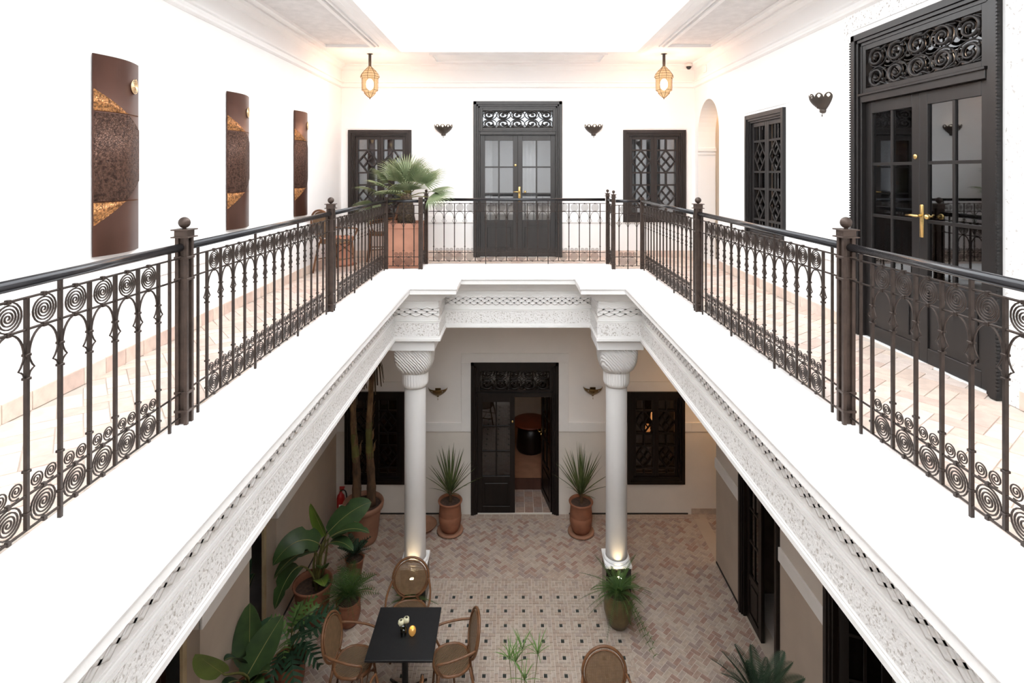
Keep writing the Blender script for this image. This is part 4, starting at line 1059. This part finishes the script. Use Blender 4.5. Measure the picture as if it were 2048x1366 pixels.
p = fern('potted_fern', 'feathery green fern in a small terracotta pot beside the black table', 'plant', (-2.21, 7.42, 0), fm, 34, .36, (1.25, .1), 11, 1.0)
lathe_pot(p, [(.001, .001), (.10, .004), (.14, .06), (.165, .16), (.16, .27), (.15, .30), (.165, .325), (.15, .33), (.135, .30)], 'terra', .29, .14)
# small shrub between the pots
dm = [frond_mesh(.26, 9, .013, .07, .6, 'leafphilo')]
p = fern('potted_shrub', 'small dark leafy shrub at the foot of the banana pot', 'plant', (-2.36, 8.25, 0), dm, 16, .36, (1.1, .1), 12, 1.0)
lathe_pot(p, [(.001, .001), (.09, .004), (.13, .28), (.145, .31), (.125, .30)], 'terra', .28, .12)
# near left: strelitzia and split-leaf philodendron
p = thing('potted_banana_plant', 'plant with very broad dark leaves at the near left of the court', 'plant', (-2.86, 6.05, 0))
lathe_pot(p, [(.001, .001), (.15, .004), (.18, .08), (.20, .36), (.215, .40), (.205, .415), (.19, .38)], 'terra', .35, .19)
o0 = (-2.86, 6.05, 0); S = (0, 0, .35)
big_leaf(p, S, rel(-2.92, 6.13, .58, o0), rel(-3.02, 6.36, 1.10, o0), .17, arch=-.05, side=(1, .1, .05), seed=1)
big_leaf(p, S, rel(-2.90, 6.02, .55, o0), rel(-2.62, 6.30, 1.0, o0), .16, arch=.02, side=(.75, -.25, -.5), slits=1, seed=2)
big_leaf(p, S, rel(-2.95, 5.62, .96, o0), rel(-3.04, 5.30, 1.43, o0), .12, 'leafbright', arch=.0, side=(.9, .4, .2), seed=3)
for q, (x, y, z, X, Y, Z) in enumerate(((-2.88, 5.9, .60, -2.95, 5.6, .80), (-2.80, 6.0, .55, -2.60, 5.9, .72), (-2.96, 6.1, .60, -3.05, 5.85, .88), (-2.80, 5.95, .48, -2.72, 5.62, .50), (-2.92, 6.2, .66, -2.80, 6.45, .86))): big_leaf(p, S, rel(x, y, z, o0), rel(X, Y, Z, o0), .085, ('leafphilo', 'leafbig')[q % 2], arch=.15, seed=20 + q)
big_leaf(p, S, rel(-2.86, 5.92, .50, o0), rel(-2.62, 5.75, .62, o0), .12, 'leaffern', arch=.2, seed=4)
big_leaf(p, S, rel(-2.95, 6.20, .62, o0), rel(-3.06, 6.45, .80, o0), .09, arch=.1, seed=5)
big_leaf(p, S, rel(-2.84, 6.0, .45, o0), rel(-2.7, 5.8, .40, o0), .10, 'leafphilo', arch=.2, seed=6)
def philo_leaf(L, W, m, seed):
    b = sm(); rnd = random.Random(seed); pts = [Vector((t * L, 0, .14 * L * math.sin(PI * t) - .15 * L * t * t)) for t in [i / 14 for i in range(15)]]
    for i in range(1, 14, 2):
        q = pts[i]; t = i / 14
        for s in (-1, 1):
            l = W * math.sin(PI * min(1, t * .85 + .12)) ** .7; d = Vector((.35 + .5 * t, s, -.18)).normalized(); base = len(b.v); e = Vector((L / 14 * .95, 0, 0))
            b.v += [tuple(q - e), tuple(q + d * l * .4 - e * .9), tuple(q + d * l * .75 - e * .75), tuple(q + d * l), tuple(q + d * l * .75 + e * .55), tuple(q + d * l * .4 + e * .5), tuple(q + e)]
            f = [base + k for k in range(7)]; b.face(f if s > 0 else f[::-1])
    b.tube([tuple(q) for q in pts], [lerp(.006, .0015, i / 14) for i in range(15)], 4)
    return b.mesh('leaf', m)
PH = [philo_leaf(.46, .17, 'leafphilo', 1), philo_leaf(.38, .15, 'leafphilo', 2), philo_leaf(.34, .12, 'leaffern', 3)]
p = thing('potted_philodendron', 'dark split leaved philodendron in front of the round terracotta pot', 'plant', (-2.62, 6.50, 0))
lathe_pot(p, [(.001, .001), (.13, .004), (.16, .08), (.18, .30), (.195, .34), (.185, .35), (.17, .32)], 'terra', .30, .17)
for i, (az, el, k, z, r) in enumerate(((28, .25, 0, .62, .10), (5, .05, 0, .60, .12), (-28, -.15, 1, .55, .12), (-62, -.35, 1, .50, .10), (60, .35, 2, .62, .08), (95, .5, 2, .58, .06), (-5, .55, 1, .70, .05), (40, .75, 2, .72, .04), (-100, -.2, 1, .50, .08), (-40, .35, 0, .62, .05), (-80, .3, 2, .6, .05), (150, .5, 2, .55, .05))):
    a = R(az); o = link('leaf', PH[k], p, (r * math.cos(a), r * math.sin(a), z)); o.rotation_euler = (random.uniform(-.3, .3), -el, a)
    b = sm(); b.tube(bez((0, 0, .30), (0, 0, .45), (r * .4 * math.cos(a), r * .4 * math.sin(a), z - .03), (r * math.cos(a), r * math.sin(a), z), 6), .006, 5); b.build('petiole', 'stemgreen', p)
# cane of thin plant behind (dark canna) beside opening
p = thing('potted_dracaena', 'thin dark leaved plant in the doorway of the shaded left wall', 'plant', (-3.33, 6.86, 0))
lathe_pot(p, [(.001, .001), (.08, .004), (.11, .22), (.12, .25), (.10, .24)], 'terra', .22, .10)
for i in range(4):
    a = i * 1.6 + .4; u = Vector((math.cos(a) * .4, math.sin(a), 0))
    big_leaf(p, (0, 0, .22), tuple(Vector((0, 0, .75 + .12 * i)) + u * .04), tuple(Vector((0, 0, 1.0 + .16 * i)) + u * .24), .06, 'leafphilo', arch=.2, seed=i)
# papyrus
p = thing('potted_papyrus', 'slender papyrus with green umbrella heads in the middle of the court', 'plant', (.06, 5.42, 0))
lathe_pot(p, [(.001, .001), (.13, .004), (.16, .10), (.18, .28), (.19, .31), (.175, .30)], 'terra', .28, .17)
b = sm(); blade(b, [(t * .20, 0, .05 * t - .07 * t * t) for t in [i / 4 for i in range(5)]], lambda t: .006 * (1 - t) ** .5 * min(1, .5 + t * 3) + .0004, (0, 1, 0), .3); PM = b.mesh('ray', 'leafpap')
for (x, y, z, sx) in ((-.10, .28, 1.03, -.02), (.03, .33, 1.09, .0), (.19, .28, 1.085, .03), (.05, .08, 1.0, .02), (-.04, .30, .98, -.01)):
    b = sm(); b.tube([(sx, 0, .28), (lerp(sx, x, .55), y * .4, .68), (x, y, z)], [.005, .0045, .0035], 5); stx = b.build('stalk', 'stemgreen', p)
    for q in range(14):
        o = link('ray', PM, stx, (x, y, z)); o.rotation_euler = (0, -random.uniform(.15, 1.15), q * 2 * PI / 14 + random.uniform(-.15, .15)); s = random.uniform(.8, 1.2); o.scale = (s, s, s)
# cycad
cm = [frond_mesh(.72, 40, .0075, .15, .42, 'leafcyc', .35), frond_mesh(.62, 36, .0075, .14, .55, 'leafcyc', .35)]
p = fern('potted_cycad', 'dark green cycad palm against the right courtyard wall', 'plant', (2.50, 5.60, 0), cm, 24, .62, (1.2, .5), 21, .76)
lathe_pot(p, [(.001, .001), (.16, .004), (.19, .10), (.22, .38), (.235, .42), (.22, .42), (.205, .38)], 'terra', .36, .20)
b = sm(); b.lathe([(.09, .36), (.10, .45), (.085, .58), (.04, .64)], 14); b.build('trunk', 'palmtrunk', p)
# urn with trailing fern and spot at each column
tm_ = [frond_mesh(.34, 24, .0045, .06, .7, 'leaffern', .1), frond_mesh(.44, 28, .0045, .055, 1.0, 'leaffern', .1)]
p = fern('fern_urn', 'dark glazed urn with trailing fern in front of the free column', 'plant', (1.40, 7.40, 0), tm_, 46, .42, (1.25, -.1), 31, .9)
lathe_pot(p, [(.001, .001), (.11, .004), (.16, .10), (.195, .22), (.19, .33), (.15, .40), (.16, .43), (.15, .43), (.14, .40)], 'urn', .39, .145)
for q, (a, l) in enumerate(((-55, .62), (-40, .5))):
    u = Vector((math.cos(R(a)), math.sin(R(a)), 0)); pts = bez((0, 0, .42), u * .2 + Vector((0, 0, .55)), u * .32 + Vector((0, 0, .2)), u * l + Vector((0, 0, .03)), 14)
    b = sm(); b.tube([tuple(x) for x in pts], .0025, 4); tr = b.build('trailing_stem', 'stemgreen', p)
    b = sm()
    for i in range(5, 15):
        for s in (-1, 1):
            for w in (0, 1):
                blade(b, [pts[i], pts[i] + Vector((-u.y * s, u.x * s, .2)) * .03, pts[i] + Vector((-u.y * s, u.x * s, 0)) * .055 + u * (.02 + .02 * w)], lambda t: .006 * (1 - t), u, .1)
    b.build('leaflets', 'leaffern', tr)['kind'] = 'stuff'
p = fern('fern_bowl', 'low trailing fern in a bowl behind the rattan chair at the column', 'plant', (-1.40, 7.455, 0), tm_, 28, .28, (1.1, .1), 33, .66)
lathe_pot(p, [(.001, .001), (.07, .004), (.10, .10), (.112, .20), (.108, .27), (.098, .25)], 'urn', .24, .10)
def uplight(x, y, label):
    s = thing('uplight', label, 'spotlight', (x, y, 0), 0, 'spot lamps at the column feet')
    b = sm(); b.tube([(0, 0, 0), (0, 0, .36)], .009, 8); b.build('spike', 'darkmetal', s)
    b = sm(); b.lathe([(.018, .35), (.032, .37), (.035, .44), (.031, .44), (.028, .41)], 16, cap=False); b.build('housing', 'darkmetal', s)
    b = sm(); b.lathe([(.001, .436), (.030, .436)], 16, cap=False); b.build('lens', 'spot', s)
    b = sm(); b.sphere((0, 0, .442), .018, 10, 6, .6); b.build('bulb', 'spot', s)
    ld = bpy.data.lights.new('spot_light', 'SPOT'); ld.energy = 1.6; ld.color = (1., .74, .42); ld.spot_size = R(50); ld.spot_blend = .5; ld.shadow_soft_size = .03
    lo = bpy.data.objects.new('spot_light', ld); col.objects.link(lo); lo.parent = s; lo.location = (0, 0, .47); lo.rotation_euler = (R(180 - 24), 0, 0)
uplight(1.46, 7.655, 'lit garden spot lamp in the urn fern at the free column')
uplight(-1.40, 7.64, 'lit garden spot lamp behind the cane chair back at the column')

# ------------------------------------------------------------------ gallery palm in a square planter
p = thing('potted_fan_palm', 'fan palm in a tall square terracotta planter at the gallery corner', 'plant', (-1.72, 8.90, UF))
b = MB(); base = 0
for (s, z) in ((.245, 0), (.265, .60), (.265, .62), (.285, .625), (.285, .70), (.245, .70), (.24, .64)):
    b.v += [(-s, -s, z), (s, -s, z), (s, s, z), (-s, s, z)]
for i in range(6):
    for q in range(4): w = (q + 1) % 4; b.face((4 * i + q, 4 * i + w, 4 * i + 4 + w, 4 * i + 4 + q))
b.face((0, 3, 2, 1)); b.face((24, 25, 26, 27)); b.build('planter', 'terrapink', p)
b = MB(); b.box(-.24, .24, -.24, .24, .63, .655); b.build('soil', 'soil', p)
b = sm(); b.lathe([(.135, .65), (.14, .72), (.125, .86), (.11, 1.0), (.09, 1.10), (.05, 1.16)], 20, rfun=lambda t, z: 1 + .06 * math.sin(9 * t + z * 60)); b.build('trunk', 'palmtrunk', p)
def fan_mesh(Rr, n, ang, seed):
    b = sm(); rnd = random.Random(seed)
    for i in range(n):
        a = lerp(-ang, ang, i / (n - 1)); l = Rr * (1 - .18 * abs(i / (n - 1) * 2 - 1) ** 2) * rnd.uniform(.94, 1.03); d = Vector((math.cos(a), math.sin(a), .10 * math.cos(a)))
        s = Vector((-math.sin(a), math.cos(a), 0)); zz = -.18 * l
        blade(b, [d * l * .02, d * l * .3, d * l * .6, d * l * .82 + Vector((0, 0, zz * .3)), d * l + Vector((0, 0, zz))], lambda t: Rr * .030 * (1 - t ** 2) * min(1, .3 + 2.5 * t) + .0006, s, .5)
    return b.mesh('fan_leaf', 'leafpalm')
FAN = [fan_mesh(.44, 26, R(78), 1), fan_mesh(.40, 22, R(66), 2)]
rnd = random.Random(5)
for i, (az, el, l) in enumerate(((90, 80, .30), (200, 72, .30), (330, 70, .30), (180, 42, .38), (165, 15, .50), (195, -4, .50), (178, -14, .42), (215, 30, .36), (0, 40, .38), (12, 18, .42), (-15, 8, .40), (-30, 45, .34), (60, 45, .36), (125, 48, .36), (-75, 30, .30), (250, 18, .34), (-110, 55, .28), (280, 66, .26), (150, 62, .32), (30, 64, .32))):
    a, e = R(az), R(el); u = Vector((math.cos(a) * math.cos(e), math.sin(a) * math.cos(e), math.sin(e))); p0 = Vector((0, 0, 1.08 + .04 * math.sin(e))); p1 = p0 + u * l + Vector((0, 0, -.04 * math.cos(e)))
    b = sm(); b.tube([tuple(p0), tuple(p0.lerp(p1, .5) + Vector((0, 0, .02))), tuple(p1)], [.010, .008, .006], 5); st = b.build('leaf_stalk', 'stemgreen', p)
    o = link('fan_leaf', FAN[i % 2], p, p1); o.rotation_euler = (rnd.uniform(-.5, .5), -(e - R(8)), a)

# ------------------------------------------------------------------ inside the rooms
def curtain(x0, x1, y, z0, z1, label, ax='x', m='curtain'):
    c = thing('curtain', label, 'curtain', ((x0 + x1) / 2 if ax == 'x' else y, y if ax == 'x' else (x0 + x1) / 2, z0), 0 if ax == 'x' else R(90))
    w = (x1 - x0) / 2; n = 60; b = sm(); k = 0
    pts = [(lerp(-w, w, i / n), .025 * math.sin(i / n * w * 2 * 42)) for i in range(n + 1)]
    for off in (0, .006):
        for (x, yy) in pts: b.v += [(x, yy + off, 0), (x * (.92 if z1 > 0 else 1), yy + off, z1 - z0)]
    for i in range(n): a = 2 * i; b.face((a, a + 2, a + 3, a + 1)); a += 2 * (n + 1); b.face((a, a + 1, a + 3, a + 2))
    b.build('cloth', m, c)
    b = sm(); b.tube([(-w - .04, 0, z1 - z0 + .01), (w + .04, 0, z1 - z0 + .01)], .010, 8); b.build('curtain_rod', 'darkmetal', c)
curtain(-.62, -.38, YF + .42, UF, UF + 2.3, 'white curtain behind the left leaf of the far grey door')
curtain(.14, .42, YF + .42, UF, UF + 2.3, 'white curtain behind the right leaf of the far grey door')
curtain(3.78, 4.06, 3.62, UF, UF + 2.35, 'white curtain behind the nearer leaf of the tall black door', 'y')
def room_lamp(x, y, z, label, m='ember', r=.05):
    s = thing('room_lamp', label, 'lamp', (x, y, z))
    b = sm(); b.lathe([(r * .5, 0), (r, .03), (r * .9, .12), (r * .4, .16)], 14); b.build('shade', m, s)
    b = sm(); b.tube([(0, 0, .16), (0, 0, .5)], .004, 5); b.build('cord', 'cable', s)
    return s
room_lamp(2.64, 10.5, 1.35, 'small orange lamp glowing behind the right courtyard window')
room_lamp(2.60, 10.75, 1.0, 'lower orange lamp glowing behind the right courtyard window')
room_lamp(-2.10, 10.35, 1.22, 'small orange lamp glowing behind the left courtyard window')
b = MB(); b.box(-1.35, 1.35, 10.57, OY1, 0, .21); tag(b.build('floor_platform', 'terralight'), 'raised ochre floor step inside the courtyard room', None, None, 'structure')
b = MB(); b.box(-1.35, 1.35, 10.55, 10.57, 0, .215); tag(b.build('trim_11', 'bronze'), 'brown stone riser of the step inside the courtyard room', None, None, 'structure')
t = thing('round_table', 'round dark red table inside the room behind the courtyard door', 'table', (.36, 11.7, .21))
b = sm(); b.lathe([(.36, .55), (.38, .56), (.38, .585), (.36, .59)], 36); b.build('table_top', 'redtable', t)
b = sm(); b.lathe([(.28, 0), (.30, .05), (.28, .30), (.26, .55)], 28); b.build('drum_base', 'wood', t)
for (x, y, z, e, c) in ((.2, 11.2, 2.6, .8, (1, .7, .42)), (2.6, 11.0, 2.4, .8, (1, .6, .32)), (-2.4, 11.2, 2.4, .2, (1, .6, .32)), (4.0, 8.95, 2.6, 4, (1, .66, .36)), (3.62, 9.1, 7.5, 1.5, (1, .68, .4)), (4.2, 4.5, 7.3, 4, (1, .72, .5))):  # lamp behind the courtyard door is an added source for the dim interior
    s = thing('ceiling_lamp', {(.2, 11.2): 'added warm lamp lighting the room behind the courtyard door', (2.6, 11.0): 'warm ceiling lamp behind the right courtyard window', (-2.4, 11.2): 'dim ceiling lamp behind the left courtyard window', (4.0, 8.95): 'warm lamp in the ground floor passage', (3.62, 9.1): 'warm lamp in the corridor behind the arch', (4.2, 4.5): 'warm lamp in the room behind the tall black door'}[(x, y)], 'lamp', (x, y, z))
    b = sm(); b.lathe([(.02, .16), (.07, .12), (.08, .04), (.04, .0)], 14); b.build('shade', 'ember', s)
    top = (UF - .34 if z < 4 else CL) - z; b = sm(); b.tube([(0, 0, .16), (0, 0, top)], .006, 6); b.build('cord', 'cable', s)
    ld = bpy.data.lights.new('lamp_light', 'POINT'); ld.energy = e; ld.color = c; ld.shadow_soft_size = .12
    lo = bpy.data.objects.new('lamp_light', ld); col.objects.link(lo); lo.parent = s; lo.location = (0, 0, -.14)
